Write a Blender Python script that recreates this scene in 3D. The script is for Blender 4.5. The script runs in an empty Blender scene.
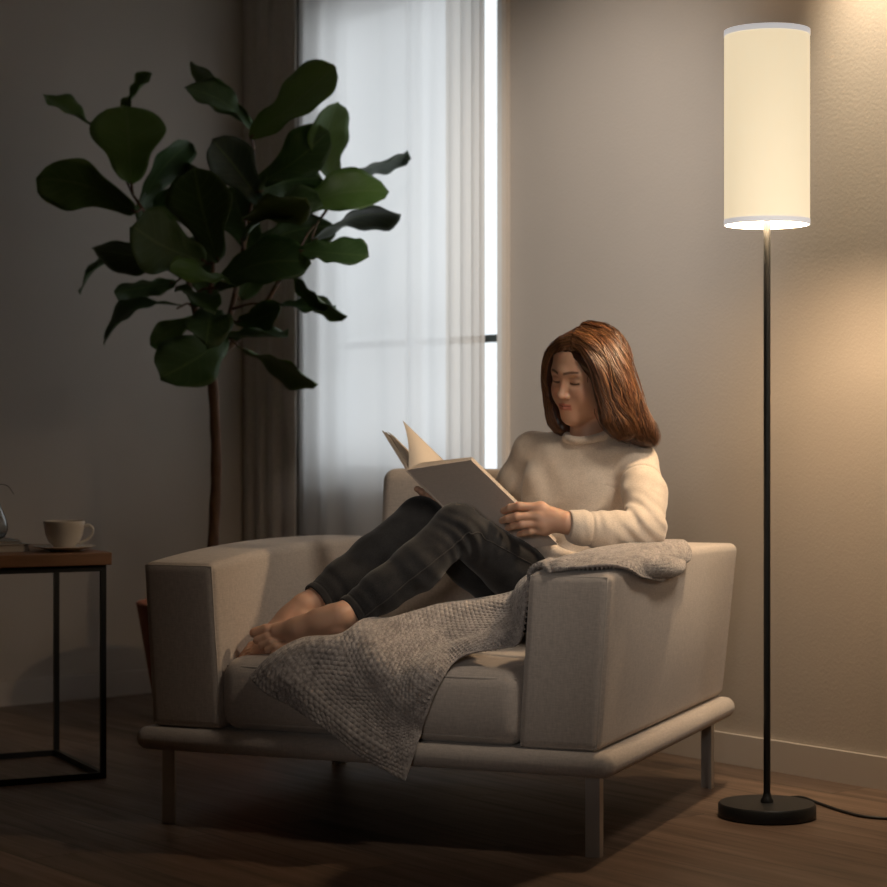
import bpy, bmesh, math, random, os
import numpy as np
from mathutils import Vector, Matrix, noise as mnoise
random.seed(7); rng = np.random.default_rng(7)
SC = bpy.context.scene
COL = SC.collection
F = 2100.0; CX = 443.5; CAMZ = 0.97; HY = 430.0     # lens in pixels of the 887 px frame, horizon row, eye height
def PX(x, y, D):                                   # a photo pixel at a distance -> a point of the room
    return np.array([(x - CX) / F * D, D, CAMZ + (HY - y) / F * D])
def nrm(v):
    v = np.asarray(v, float); return v / (np.linalg.norm(v) + 1e-12)

# ------------------------------------------------------------------ materials
def new_mat(name):
    m = bpy.data.materials.new(name); m.use_nodes = True
    nt = m.node_tree; nt.nodes.clear()
    out = nt.nodes.new('ShaderNodeOutputMaterial')
    return m, nt, out
def bsdf(nt, out, color, rough=0.6, metal=0.0, spec=0.5, sheen=0.0, **kw):
    b = nt.nodes.new('ShaderNodeBsdfPrincipled')
    if color is not None: b.inputs['Base Color'].default_value = (*color, 1)
    b.inputs['Roughness'].default_value = rough
    b.inputs['Metallic'].default_value = metal
    b.inputs['Specular IOR Level'].default_value = spec
    if sheen:
        b.inputs['Sheen Weight'].default_value = sheen
        b.inputs['Sheen Roughness'].default_value = 0.5
    for k, v in kw.items(): b.inputs[k].default_value = v
    nt.links.new(b.outputs[0], out.inputs[0])
    return b
def N(nt, t, **kw):
    n = nt.nodes.new(t)
    for k, v in kw.items():
        if hasattr(n, k): setattr(n, k, v)
        else: n.inputs[k].default_value = v
    return n
def ramp(nt, fac, stops):
    r = nt.nodes.new('ShaderNodeValToRGB'); e = r.color_ramp.elements
    e[0].position, e[0].color = stops[0][0], (*stops[0][1], 1)
    e[1].position, e[1].color = stops[-1][0], (*stops[-1][1], 1)
    for p, c in stops[1:-1]:
        q = e.new(p); q.color = (*c, 1)
    nt.links.new(fac, r.inputs[0]); return r
def math_n(nt, op, a, b=None, c=None):
    n = nt.nodes.new('ShaderNodeMath'); n.operation = op
    for i, v in enumerate((a, b, c)):
        if v is None: continue
        if isinstance(v, (int, float)): n.inputs[i].default_value = v
        else: nt.links.new(v, n.inputs[i])
    return n.outputs[0]
def bump(nt, b, height, strength=0.3, dist=0.002, prev=None):
    n = nt.nodes.new('ShaderNodeBump'); n.inputs['Strength'].default_value = strength
    n.inputs['Distance'].default_value = dist
    nt.links.new(height, n.inputs['Height'])
    if prev is not None: nt.links.new(prev, n.inputs['Normal'])
    nt.links.new(n.outputs[0], b.inputs['Normal']); return n.outputs[0]
def objco(nt):
    return nt.nodes.new('ShaderNodeTexCoord').outputs['Object']
def plain(name, color, rough=0.6, **kw):
    m, nt, out = new_mat(name); bsdf(nt, out, color, rough, **kw); return m

def mat_wall(name, col):
    m, nt, out = new_mat(name); b = bsdf(nt, out, col, 0.75, spec=0.25)
    co = objco(nt)
    n1 = N(nt, 'ShaderNodeTexNoise', Scale=120.0, Detail=3.0); nt.links.new(co, n1.inputs['Vector'])
    n2 = N(nt, 'ShaderNodeTexNoise', Scale=1.2, Detail=2.0); nt.links.new(co, n2.inputs['Vector'])
    r = ramp(nt, n2.outputs[0], [(0.3, tuple(c * .95 for c in col)), (0.7, tuple(min(1, c * 1.05) for c in col))])
    nt.links.new(r.outputs[0], b.inputs['Base Color'])
    bump(nt, b, n1.outputs[0], 0.35, 0.002)
    return m
def mat_fabric(name, col, scale=330.0, var=0.18, bs=0.5, rough=0.9, sheen=0.25):
    m, nt, out = new_mat(name); b = bsdf(nt, out, col, rough, spec=0.2, sheen=sheen)
    co = objco(nt)
    n_ = []
    for sc3 in ((1, 1, .16), (.16, .16, 1)):
        mp = nt.nodes.new('ShaderNodeMapping'); mp.inputs['Scale'].default_value = sc3; nt.links.new(co, mp.inputs[0])
        nz = N(nt, 'ShaderNodeTexNoise', Scale=scale * .85, Detail=1.5); nt.links.new(mp.outputs[0], nz.inputs['Vector']); n_.append(nz.outputs[0])
    nl = N(nt, 'ShaderNodeTexNoise', Scale=scale * .3, Detail=2.0); nt.links.new(co, nl.inputs['Vector'])
    hh = math_n(nt, 'ADD', math_n(nt, 'MULTIPLY', math_n(nt, 'ADD', n_[0], n_[1]), .4), math_n(nt, 'MULTIPLY', nl.outputs[0], .2))
    lo = tuple(c * (1 - var) for c in col); hi = tuple(min(1, c * (1 + var)) for c in col)
    r = ramp(nt, hh, [(0.35, lo), (0.65, hi)])
    nt.links.new(r.outputs[0], b.inputs['Base Color'])
    bump(nt, b, hh, bs, 0.0012)
    return m
def mat_metal(name, col, rough=0.3):
    m, nt, out = new_mat(name); b = bsdf(nt, out, col, rough, metal=1.0)
    n1 = N(nt, 'ShaderNodeTexNoise', Scale=60.0, Detail=2.0); nt.links.new(objco(nt), n1.inputs['Vector'])
    r = ramp(nt, n1.outputs[0], [(0.3, (rough * .8,) * 3), (0.7, (rough * 1.25,) * 3)])
    nt.links.new(r.outputs[0], b.inputs['Roughness'])
    return m
def mat_wood(name, c0, c1, scale=3.0, rough=0.45):
    m, nt, out = new_mat(name); b = bsdf(nt, out, c0, rough, spec=0.4)
    mp = nt.nodes.new('ShaderNodeMapping'); mp.inputs['Scale'].default_value = (scale, scale * 12, scale * 12)
    nt.links.new(objco(nt), mp.inputs[0])
    n1 = N(nt, 'ShaderNodeTexNoise', Scale=1.0, Detail=8.0, Distortion=1.2); nt.links.new(mp.outputs[0], n1.inputs['Vector'])
    r = ramp(nt, n1.outputs[0], [(0.3, c0), (0.7, c1)]); nt.links.new(r.outputs[0], b.inputs['Base Color'])
    bump(nt, b, n1.outputs[0], 0.15, 0.001)
    return m
def mat_floor():
    m, nt, out = new_mat('dark_oak_planks'); b = bsdf(nt, out, (.03, .02, .015), 0.38, spec=0.45)
    co = objco(nt)
    br = nt.nodes.new('ShaderNodeTexBrick'); nt.links.new(co, br.inputs['Vector'])
    br.offset = 0.37; br.offset_frequency = 2
    br.inputs['Scale'].default_value = 1.0; br.inputs['Brick Width'].default_value = 1.5
    br.inputs['Row Height'].default_value = 0.16; br.inputs['Mortar Size'].default_value = 0.0016
    br.inputs['Mortar Smooth'].default_value = 0.2
    br.inputs['Color1'].default_value = (0, 0, 0, 1); br.inputs['Color2'].default_value = (1, 1, 1, 1); br.inputs['Mortar'].default_value = (0, 0, 0, 1)
    mp = nt.nodes.new('ShaderNodeMapping'); mp.inputs['Scale'].default_value = (1.6, 22, 1)
    ad = nt.nodes.new('ShaderNodeVectorMath'); ad.operation = 'ADD'
    sc = nt.nodes.new('ShaderNodeVectorMath'); sc.operation = 'SCALE'; sc.inputs[3].default_value = 3.7
    nt.links.new(br.outputs['Color'], sc.inputs[0]); nt.links.new(co, ad.inputs[0]); nt.links.new(sc.outputs[0], ad.inputs[1])
    nt.links.new(ad.outputs[0], mp.inputs[0])
    n1 = N(nt, 'ShaderNodeTexNoise', Scale=1.0, Detail=8.0, Roughness=.62, Distortion=.8); nt.links.new(mp.outputs[0], n1.inputs['Vector'])
    gr = ramp(nt, n1.outputs[0], [(0.28, (.070, .048, .036)), (0.5, (.145, .098, .072)), (0.75, (.22, .155, .115))])
    tone = ramp(nt, br.outputs['Color'], [(0, (.72, .70, .70)), (1, (1.15, 1.08, 1.0))])
    mx = nt.nodes.new('ShaderNodeMix'); mx.data_type = 'RGBA'; mx.blend_type = 'MULTIPLY'; mx.inputs[0].default_value = 1
    nt.links.new(gr.outputs[0], mx.inputs[6]); nt.links.new(tone.outputs[0], mx.inputs[7])
    mx2 = nt.nodes.new('ShaderNodeMix'); mx2.data_type = 'RGBA'; mx2.inputs[7].default_value = (.008, .006, .005, 1)
    nt.links.new(br.outputs['Fac'], mx2.inputs[0]); nt.links.new(mx.outputs[2], mx2.inputs[6])
    nt.links.new(mx2.outputs[2], b.inputs['Base Color'])
    rr = ramp(nt, n1.outputs[0], [(0.2, (.5,) * 3), (0.8, (.34,) * 3)]); nt.links.new(rr.outputs[0], b.inputs['Roughness'])
    h = math_n(nt, 'SUBTRACT', math_n(nt, 'MULTIPLY', n1.outputs[0], .25), br.outputs['Fac'])
    bump(nt, b, h, 0.3, 0.0015)
    return m

# ------------------------------------------------------------------ mesh helpers
def mesh_obj(name, V, Fc, mat, parent=None, smooth=True, uv=None, col=None, sharp=None):
    me = bpy.data.meshes.new(name)
    V = np.asarray(V, float)
    me.from_pydata(V.tolist(), [], [list(map(int, f)) for f in Fc] if not isinstance(Fc, np.ndarray) else Fc.tolist())
    me.update()
    if smooth:
        me.polygons.foreach_set('use_smooth', [True] * len(me.polygons))
        if sharp is not None: me.set_sharp_from_angle(angle=math.radians(sharp))
    if uv is not None:
        l = me.uv_layers.new(name='UVMap'); li = np.zeros(len(me.loops), dtype=np.int32)
        me.loops.foreach_get('vertex_index', li)
        l.data.foreach_set('uv', np.asarray(uv, float)[li].ravel())
    if col is not None:
        a = me.color_attributes.new('Tint', 'FLOAT_COLOR', 'POINT')
        c = np.ones((len(V), 4)); c[:, :3] = col; a.data.foreach_set('color', c.ravel())
    me.materials.append(mat)
    o = bpy.data.objects.new(name, me); COL.objects.link(o)
    if parent is not None:
        o.parent = parent
    return o
def empty(name, loc=(0, 0, 0), rz=0.0):
    o = bpy.data.objects.new(name, None); COL.objects.link(o); o.location = loc; o.rotation_euler = (0, 0, rz)
    o.empty_display_size = .1
    return o
def tag(o, label=None, cat=None, group=None, kind=None):
    if label: o['label'] = label
    if cat: o['category'] = cat
    if group: o['group'] = group
    if kind: o['kind'] = kind
    return o
class MB:
    def __init__(s): s.V = []; s.F = []; s.UV = []; s.C = []; s.n = 0
    def add(s, V, Fc, uv=None, col=None):
        V = np.asarray(V, float); s.V.append(V); s.F += [[int(i) + s.n for i in f] for f in Fc]
        s.UV.append(np.asarray(uv, float) if uv is not None else np.zeros((len(V), 2)))
        s.C.append(np.tile(np.asarray(col if col is not None else (1, 1, 1), float), (len(V), 1)) if col is None or np.ndim(col) == 1 else col)
        s.n += len(V); return s
    def build(s, name, mat, parent=None, **kw):
        return mesh_obj(name, np.vstack(s.V), s.F, mat, parent, uv=np.vstack(s.UV), col=np.vstack(s.C), **kw)
def rbox(c, h, r, seg=0.02, fn=None, maxn=40):
    """rounded box: centre, half sizes, edge radius; fn deforms points (local to the box centre)"""
    h = np.asarray(h, float); r = min(r, h.min() * .999); V = []; Fc = []; key = {}
    def ticks(H):
        core = np.linspace(-(H - r), H - r, max(2, min(maxn, int(2 * (H - r) / seg) + 2)))
        a = np.linspace(0, 1, 5)[1:]
        return np.concatenate([-(H - r) - r * a[::-1], core, (H - r) + r * a])
    T = [ticks(H) for H in h]
    for ax in range(3):
        o1, o2 = [(1, 2), (2, 0), (0, 1)][ax]
        for sg in (-1, 1):
            idx = np.zeros((len(T[o1]), len(T[o2])), int)
            for i, a in enumerate(T[o1]):
                for j, b in enumerate(T[o2]):
                    p = np.zeros(3); p[ax] = sg * h[ax]; p[o1] = a; p[o2] = b
                    k = tuple(np.round(p, 6))
                    if k not in key: key[k] = len(V); V.append(p)
                    idx[i, j] = key[k]
            for i in range(len(T[o1]) - 1):
                for j in range(len(T[o2]) - 1):
                    q = [idx[i, j], idx[i + 1, j], idx[i + 1, j + 1], idx[i, j + 1]]
                    Fc.append(q if sg > 0 else q[::-1])
    V = np.array(V)
    # spherify the edges: map the outer r band of the cube onto the rounded shape
    core = np.clip(V, -(h - r), h - r); d = V - core
    dd = np.tan(np.clip(d / r, -1, 1) * math.pi / 4); m = np.abs(dd).max(1, keepdims=True)
    ln = np.linalg.norm(dd, axis=1, keepdims=True)
    V = core + np.where(ln > 1e-9, dd / np.maximum(ln, 1e-9) * r * np.where(m > .999, 1, m), 0)
    if fn is not None: V = fn(V)
    return V + np.asarray(c, float), Fc
def box(c, h):
    c = np.asarray(c, float); h = np.asarray(h, float)
    V = [c + h * np.array(s) for s in [(-1,-1,-1),(1,-1,-1),(1,1,-1),(-1,1,-1),(-1,-1,1),(1,-1,1),(1,1,1),(-1,1,1)]]
    return V, [(3,2,1,0),(4,5,6,7),(0,1,5,4),(1,2,6,5),(2,3,7,6),(3,0,4,7)]
def tube(pts, r, n=10, caps=True, up=(0, 0, 1)):
    pts = np.asarray(pts, float); m = len(pts); r = np.broadcast_to(np.asarray(r, float), (m,))
    T = np.gradient(pts, axis=0); T /= np.linalg.norm(T, axis=1, keepdims=True) + 1e-12
    u = np.cross(T[0], up)
    if np.linalg.norm(u) < 1e-3: u = np.cross(T[0], (1, 0, 0))
    u = nrm(u); V = []; ang = np.arange(n) * 2 * math.pi / n
    for i in range(m):
        u = nrm(u - T[i] * np.dot(u, T[i])); w = np.cross(T[i], u)
        V.append(pts[i] + r[i] * (np.outer(np.cos(ang), u) + np.outer(np.sin(ang), w)))
    V = np.vstack(V); Fc = []
    for i in range(m - 1):
        for j in range(n):
            k = (j + 1) % n; Fc.append((i*n+j, i*n+k, (i+1)*n+k, (i+1)*n+j))
    if caps: Fc.append(tuple(range(n))[::-1]); Fc.append(tuple((m-1)*n + np.arange(n)))
    return V, Fc
def lathe(prof, c=(0, 0, 0), n=48, close=False):
    prof = np.asarray(prof, float); V = []; Fc = []; m = len(prof)
    for (r, z) in prof:
        for j in range(n):
            a = 2 * math.pi * j / n; V.append((c[0] + r * math.cos(a), c[1] + r * math.sin(a), c[2] + z))
    for i in range(m if close else m - 1):
        i2 = (i + 1) % m
        for j in range(n):
            k = (j + 1) % n; Fc.append((i*n+j, i*n+k, i2*n+k, i2*n+j))
    return np.array(V), Fc
def crom(P, n):
    """Catmull-Rom through the control points, n samples"""
    P = np.asarray(P, float); Q = np.vstack([2*P[0]-P[1], P, 2*P[-1]-P[-2]])
    t = np.linspace(0, len(P) - 1 - 1e-9, n); i = t.astype(int); f = (t - i)[:, None]
    p0, p1, p2, p3 = Q[i], Q[i+1], Q[i+2], Q[i+3]
    return .5 * (2*p1 + (-p0+p2)*f + (2*p0-5*p1+4*p2-p3)*f**2 + (-p0+3*p1-3*p2+p3)*f**3)
def rot2(a): c, s = math.cos(a), math.sin(a); return np.array([[c, -s], [s, c]])

# ------------------------------------------------------------------ camera, world, colour
cam_d = bpy.data.cameras.new('camera'); cam = bpy.data.objects.new('camera', cam_d); COL.objects.link(cam)
cam.location = (0, 0, CAMZ); cam.rotation_euler = (math.pi / 2, 0, 0)
cam_d.sensor_width = 36; cam_d.lens = F / 887 * 36; cam_d.shift_y = -(443.5 - HY) / 887; cam_d.clip_start = .05
cam_d.dof.use_dof = True; cam_d.dof.focus_distance = 5.1; cam_d.dof.aperture_fstop = 3.6
SC.camera = cam
w = bpy.data.worlds.new('overcast_sky'); SC.world = w; w.use_nodes = True
bg = w.node_tree.nodes['Background']; bg.inputs[0].default_value = (.97, .985, 1.0, 1); bg.inputs[1].default_value = 1.3
vs = SC.view_settings; vs.view_transform = 'Standard'; vs.look = 'None'; vs.gamma = 1; vs.exposure = 0; vs.use_curve_mapping = False
SC.cycles.max_bounces = 8; SC.cycles.diffuse_bounces = 4; SC.cycles.transparent_max_bounces = 16
SC.cycles.use_denoising = True; SC.cycles.sample_clamp_indirect = 4.0
SC.cycles.caustics_reflective = False; SC.cycles.caustics_refractive = False

# ------------------------------------------------------------------ the room
M_WALL = mat_wall('taupe_wall_paint', (.46, .41, .365))
M_WHITE = plain('white_trim_paint', (.52, .47, .43), .45)
M_CEIL = mat_wall('ceiling_paint', (.6, .57, .53))
CORN = np.array([-.713, 8.05]); DR = np.array([.624, -.781]); NO = np.array([.781, .624])   # corner, along wall_right, outward normal
DL = -NO                                                                                     # along wall_left from the corner
CH = 2.8
def wp(t, off, z):      # a point on wall_right: t along from the corner, off outward
    p = CORN + DR * t + NO * off; return (p[0], p[1], z)
def t_at(x, off=0):     # where on wall_right (shifted off outward) the photo column x falls
    a = CORN + NO * off; k = (x - CX) / F
    return (k * a[1] - a[0]) / (DR[0] - k * DR[1])
RZW = math.atan2(DR[1], DR[0])
def wall_box(mb, t0, t1, o0, o1, z0, z1):
    V = [wp(t, o, z) for z in (z0, z1) for (t, o) in ((t0, o0), (t1, o0), (t1, o1), (t0, o1))]
    mb.add(V, [(0,1,5,4),(1,2,6,5),(2,3,7,6),(3,0,4,7),(3,2,1,0),(4,5,6,7)])
W0, W1, SILL, HEAD = .42, t_at(506), .80, 2.52
mb = MB()
wall_box(mb, -.1, W0, 0, .12, 0, CH); wall_box(mb, W1, 8.0, 0, .12, 0, CH)
wall_box(mb, W0, W1, 0, .12, 0, SILL); wall_box(mb, W0, W1, 0, .12, HEAD, CH)
tag(mb.build('wall_right', M_WALL, smooth=False), 'taupe painted wall with the tall window', kind='structure')
def lp(s, off, z):      # on wall_left: s along from the corner toward the camera, off outward
    p = CORN + DL * s - DR * off; return (p[0], p[1], z)
def lbox(mb, s0, s1, o0, o1, z0, z1):
    V = [lp(s, o, z) for z in (z0, z1) for (s, o) in ((s0, o0), (s1, o0), (s1, o1), (s0, o1))]
    mb.add(V, [(4,5,1,0),(5,6,2,1),(6,7,3,2),(7,4,0,3),(0,1,2,3),(7,6,5,4)])
mb = MB(); lbox(mb, -.1, 5.8, 0, .12, 0, CH)
tag(mb.build('wall_left', M_WALL, smooth=False), 'shadowed taupe wall behind the potted tree', kind='structure')
RX, RY = 8.0, 5.8
def rp(t, s, z): p = CORN + DR * t + DL * s; return (p[0], p[1], z)
for nm, (ta, tb, sa, sb) in {'wall_back': (-.1, RX, RY, RY + .12), 'wall_near': (RX, RX + .12, -.12, RY)}.items():
    V = [rp(t, s, z) for z in (0, CH) for (t, s) in ((ta, sa), (tb, sa), (tb, sb), (ta, sb))]
    tag(mesh_obj(nm, V, [(0,1,5,4),(1,2,6,5),(2,3,7,6),(3,0,4,7),(3,2,1,0),(4,5,6,7)], M_WALL, smooth=False), kind='structure')
def slab(nm, z0, z1, mat):
    o = empty_like = None
    V = []
    for z in (z0, z1):
        for (t, s) in ((-.12, -.12), (RX + .12, -.12), (RX + .12, RY + .12), (-.12, RY + .12)): V.append((t, -s, z))
    o = mesh_obj(nm, V, [(3,2,1,0)[::-1],(4,5,6,7)[::-1],(0,1,5,4)[::-1],(1,2,6,5)[::-1],(2,3,7,6)[::-1],(3,0,4,7)[::-1]], mat, smooth=False)
    o.location = (CORN[0], CORN[1], 0); o.rotation_euler = (0, 0, RZW)     # planks run along wall_right
    return tag(o, kind='structure')
slab('floor', -.06, 0, mat_floor()); slab('ceiling', CH, CH + .06, M_CEIL)
# baseboards with a small stepped top
mb = MB(); wall_box(mb, 0, RX, -.013, 0, 0, .088)
tag(mb.build('baseboard_right', M_WHITE, smooth=False), kind='structure')
mb = MB(); lbox(mb, 0.0, RY, -.013, 0, 0, .088)
tag(mb.build('baseboard_left', M_WHITE, smooth=False), kind='structure')
# window: frame with mullion and transom, panes, sill, casing
M_FRAME = plain('white_window_paint', (.7, .7, .69), .4)
M_TRANS = plain('dark_window_bar', (.03, .045, .045), .4)
m, nt, out = new_mat('window_glass')
g = nt.nodes.new('ShaderNodeBsdfTransparent'); gl = nt.nodes.new('ShaderNodeBsdfGlossy'); gl.inputs['Roughness'].default_value = .02
mx = nt.nodes.new('ShaderNodeMixShader'); mx.inputs[0].default_value = .05; g.inputs[0].default_value = (.97, .99, 1, 1)
nt.links.new(g.outputs[0], mx.inputs[1]); nt.links.new(gl.outputs[0], mx.inputs[2]); nt.links.new(mx.outputs[0], out.inputs[0]); M_GLASS = m
win = tag(empty('window_1', wp((W0 + W1) / 2, .06, SILL)), 'tall white framed window behind the sheer curtain', kind='structure')
def wparent(o):
    o.parent = win; o.matrix_parent_inverse = Matrix.Translation(win.location).inverted(); return o
fo0, fo1 = .035, .075
tr = t_at(497, fo0)
mb = MB()
wall_box(mb, W0, W0 + .05, fo0, fo1, SILL, HEAD); wall_box(mb, tr, W1, fo0, fo1, SILL, HEAD)
wall_box(mb, W0, W1, fo0, fo1, SILL, SILL + .04); wall_box(mb, W0, W1, fo0, fo1, HEAD - .05, HEAD)
wall_box(mb, (W0 + tr) / 2 - .02, (W0 + tr) / 2 + .02, fo0, fo1, SILL, HEAD)
wparent(mb.build('window_frame', M_FRAME, smooth=False))
ZT = CAMZ + (HY - 338) / F * 7.0
mb = MB(); wall_box(mb, W0 + .05, tr, fo0 + .002, fo1 - .002, ZT - .012, ZT + .012)
wparent(mb.build('transom_bar', M_TRANS, smooth=False))
mb = MB(); wall_box(mb, W0, W1, .054, .058, SILL, HEAD); wparent(mb.build('pane', M_GLASS, smooth=False))
mb = MB(); wall_box(mb, W0 - .03, W1 + .02, -.02, .035, SILL - .03, SILL); wparent(mb.build('window_sill', M_FRAME, smooth=False))
mb = MB(); tc = t_at(510)
wall_box(mb, W1, tc, -.018, 0, SILL - .06, HEAD + .05); wall_box(mb, W0 - .045, W0, -.018, 0, SILL - .06, HEAD + .05)
wall_box(mb, W0 - .045, tc, -.018, 0, HEAD, HEAD + .05)
tag(mb.build('trim_1', plain('casing_paint', (.66, .58, .5), .4), smooth=False), kind='structure')

# ------------------------------------------------------------------ curtains
def mat_sheer(name, col, transp, transl):
    m, nt, out = new_mat(name)
    d = N(nt, 'ShaderNodeBsdfDiffuse'); d.inputs[0].default_value = (*col, 1)
    t = N(nt, 'ShaderNodeBsdfTranslucent'); t.inputs[0].default_value = (*col, 1)
    tp = N(nt, 'ShaderNodeBsdfTransparent')
    a = N(nt, 'ShaderNodeMixShader'); a.inputs[0].default_value = transl
    b = N(nt, 'ShaderNodeMixShader'); b.inputs[0].default_value = transp
    nz = N(nt, 'ShaderNodeTexNoise', Scale=400.0); nt.links.new(objco(nt), nz.inputs['Vector'])
    bp = N(nt, 'ShaderNodeBump'); bp.inputs['Strength'].default_value = .1; nt.links.new(nz.outputs[0], bp.inputs['Height'])
    nt.links.new(bp.outputs[0], d.inputs['Normal'])
    nt.links.new(d.outputs[0], a.inputs[1]); nt.links.new(t.outputs[0], a.inputs[2])
    nt.links.new(a.outputs[0], b.inputs[1]); nt.links.new(tp.outputs[0], b.inputs[2]); nt.links.new(b.outputs[0], out.inputs[0])
    return m
def curtain(name, x0, x1, off, amp, waves, mat, label, seed, z0=.015, z1=2.66, cat='curtain', thick=0.0, lap=0.0):
    r = np.random.default_rng(seed); t0, t1 = t_at(x0, off), t_at(x1, off)
    nu, nv = waves * 14 + 1, 26
    warp = np.cumsum(r.uniform(.5, 1.6, waves + 1)); warp = np.concatenate([[0], warp]) / warp[-1]
    s = np.linspace(0, 1, nu); ph = np.interp(s, warp, np.arange(len(warp))) * math.pi * 2
    av = np.interp(s, warp, r.uniform(.55, 1.25, len(warp)))
    V = []; UV = []
    for j in range(nv):
        f = j / (nv - 1); z = z0 + (z1 - z0) * f
        k = (1 - .35 * f)
        for i in range(nu):
            o = off + amp * k * av[i] * math.sin(ph[i] + .3 * math.sin(3 * f)) + lap * s[i]
            p = wp(t0 + (t1 - t0) * s[i] + .35 * amp * math.cos(ph[i]), o, z); V.append(p); UV.append((s[i], f))
    Fc = [(j*nu+i, j*nu+i+1, (j+1)*nu+i+1, (j+1)*nu+i) for j in range(nv - 1) for i in range(nu - 1)]
    o = mesh_obj(name, V, Fc, mat, uv=UV)
    if thick:
        md = o.modifiers.new('t', 'SOLIDIFY'); md.thickness = thick
    return tag(o, label, cat)
curtain('sheer_curtain', 298, 448, -.075, .012, 5, mat_sheer('white_voile', (.95, .95, .95), .07, .72),
        'wide white sheer curtain glowing over the window, floor length', 3)
curtain('sheer_curtain', 445, 484, -.105, .009, 3, mat_sheer('ivory_voile', (.92, .88, .83), .10, .6),
        'narrow ivory sheer curtain gathered at the bright gap in the window', 5)
curtain('blackout_drape', 236, 295, -.070, .008, 3, mat_fabric('taupe_drape', (.56, .51, .47), 260, .1, .3),
        'dark taupe opaque drape beside the white sheer, behind the potted tree', 9, thick=.004, cat='curtain')
mb = MB(); mb.add(*tube([wp(.05, -.088, 2.69), wp(1.6, -.088, 2.69)], .011, 12))
for t in (.1, 1.56): mb.add(*tube([wp(t, -.088, 2.69), wp(t, .002, 2.69)], .008, 8))
tag(mb.build('curtain_rail', mat_metal('rail_metal', (.3, .3, .3)), smooth=True, sharp=40), 'thin metal rail above the window holding the curtains', 'curtain rail')

# ------------------------------------------------------------------ armchair
UA = np.array([.927, -.375]); VA = np.array([.375, .927]); ACX, ACY = .02, 5.44; RA = math.atan2(UA[1], UA[0])
def AC(a, b, z):      # armchair coordinates -> room
    p = np.array([ACX, ACY]) + UA * a + VA * b; return np.array([p[0], p[1], z])
M_UPH = mat_fabric('greige_upholstery', (.515, .45, .40), 420, .13, .5)
M_PIPE = mat_fabric('upholstery_piping', (.52, .46, .41), 400, .1, .4)
M_STEEL = plain('brushed_steel', (.60, .57, .54), .45, metal=.9)
chair = tag(empty('armchair', (ACX, ACY, 0), RA), 'low wide greige fabric armchair on thin steel legs with a woman in it', 'armchair')
HA, HB = .613, .568
V, Fc = rbox((0, 0, .215), (HA, HB, .028), .0275, .05)
mesh_obj('base_platform', V, Fc, M_UPH, chair)
ATW = .196; AZ0, AZ1 = .243, .661
def arm_fn(side):
    hz = (AZ1 - AZ0) / 2
    def fn(P):
        P = P.copy(); t = (P[:, 2] + hz) / (2 * hz)
        f = np.clip((P[:, 1] + .557) / 1.114, 0, 1)
        P[:, 0] += side * (.026 + .018 * f) * t
        P[:, 2] += np.where(P[:, 2] > 0, 1, 0) * (.012 * np.sin(math.pi * f) * (t) - .016 * (1 - f) ** 4)
        bulge = .013 * np.sin(math.pi * np.clip(t, 0, 1)) * np.sin(math.pi * f)
        P[:, 0] += np.sign(P[:, 0]) * bulge
        return P
    return fn
for side in (-1, 1):
    cx = side * (HA - .038 - ATW / 2)
    V, Fc = rbox((cx, .012, (AZ0 + AZ1) / 2), (ATW / 2, .557, (AZ1 - AZ0) / 2), .022, .035, arm_fn(side))
    am = mesh_obj('armrest', V, Fc, M_UPH, chair)
    # piping round the front face of the arm
    hz = (AZ1 - AZ0) / 2; yy = -.557 + .0075; hx = ATW / 2 - .008; zz = hz - .008
    path = []
    for (x, z) in [(-hx, -zz), (-hx, zz), (hx, zz), (hx, -zz), (-hx, -zz)]:
        path.append((x, z))
    pts = []
    for (xa, za), (xb, zb) in zip(path[:-1], path[1:]):
        for q in np.linspace(0, 1, 14)[:-1]: pts.append((xa + (xb - xa) * q, yy, za + (zb - za) * q))
    pts.append((path[-1][0], yy, path[-1][1])); pts = arm_fn(side)(np.array(pts))
    mesh_obj('piping', *tube(pts + np.array([cx, .012, (AZ0 + AZ1) / 2]), .0030, 8), M_PIPE, am)
IW = HA - .032 - ATW       # inner half width
def seat_fn(P):
    P = P.copy(); fx = np.clip(np.abs(P[:, 0]) / IW, 0, 1); fy = np.clip(np.abs(P[:, 1]) / .43, 0, 1)
    top = np.clip((P[:, 2] + .085) / .17, 0, 1)
    P[:, 2] += top * (.018 * (1 - fx ** 2.5) * (1 - fy ** 2.5))
    P[:, 1] -= np.where(P[:, 1] < 0, .010 * np.sin(math.pi * top), 0)
    # the seat gives way under the sitter
    g = np.exp(-(((P[:, 0] - .24) / .17) ** 2 + ((P[:, 1] - .0) / .16) ** 2))
    P[:, 2] -= top * g * .03
    return P
V, Fc = rbox((0, -.11, .331), (IW, .435, .088), .042, .025, seat_fn)
st = mesh_obj('seat_cushion', V, Fc, M_UPH, chair)
for zz in (.068, -.068):
    pts = []
    for q in np.linspace(-1, 1, 30): pts.append((q * (IW - .012), -.435 + .006 + .014 * abs(q) ** 12, zz))
    mesh_obj('piping', *tube(seat_fn(np.array(pts)) + np.array([0, -.11, .331]), .003, 8), M_PIPE, st)
def back_fn(P):
    P = P.copy(); t = (P[:, 2] + .31) / .62
    P[:, 1] += .05 * t
    fx = np.clip(np.abs(P[:, 0]) / IW, 0, 1)
    P[:, 1] -= np.where(P[:, 1] < 0, .02 * (1 - fx ** 2) * np.sin(math.pi * np.clip(t, 0, 1)), 0)
    return P
V, Fc = rbox((0, .43, .555), (IW - .006, .075, .305), .035, .035, back_fn)
mesh_obj('backrest', V, Fc, M_UPH, chair)
V, Fc = rbox((0, .50, .43), (HA - .040, .03, .178), .02, .05)
mesh_obj('back_panel', V, Fc, M_UPH, chair)
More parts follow.
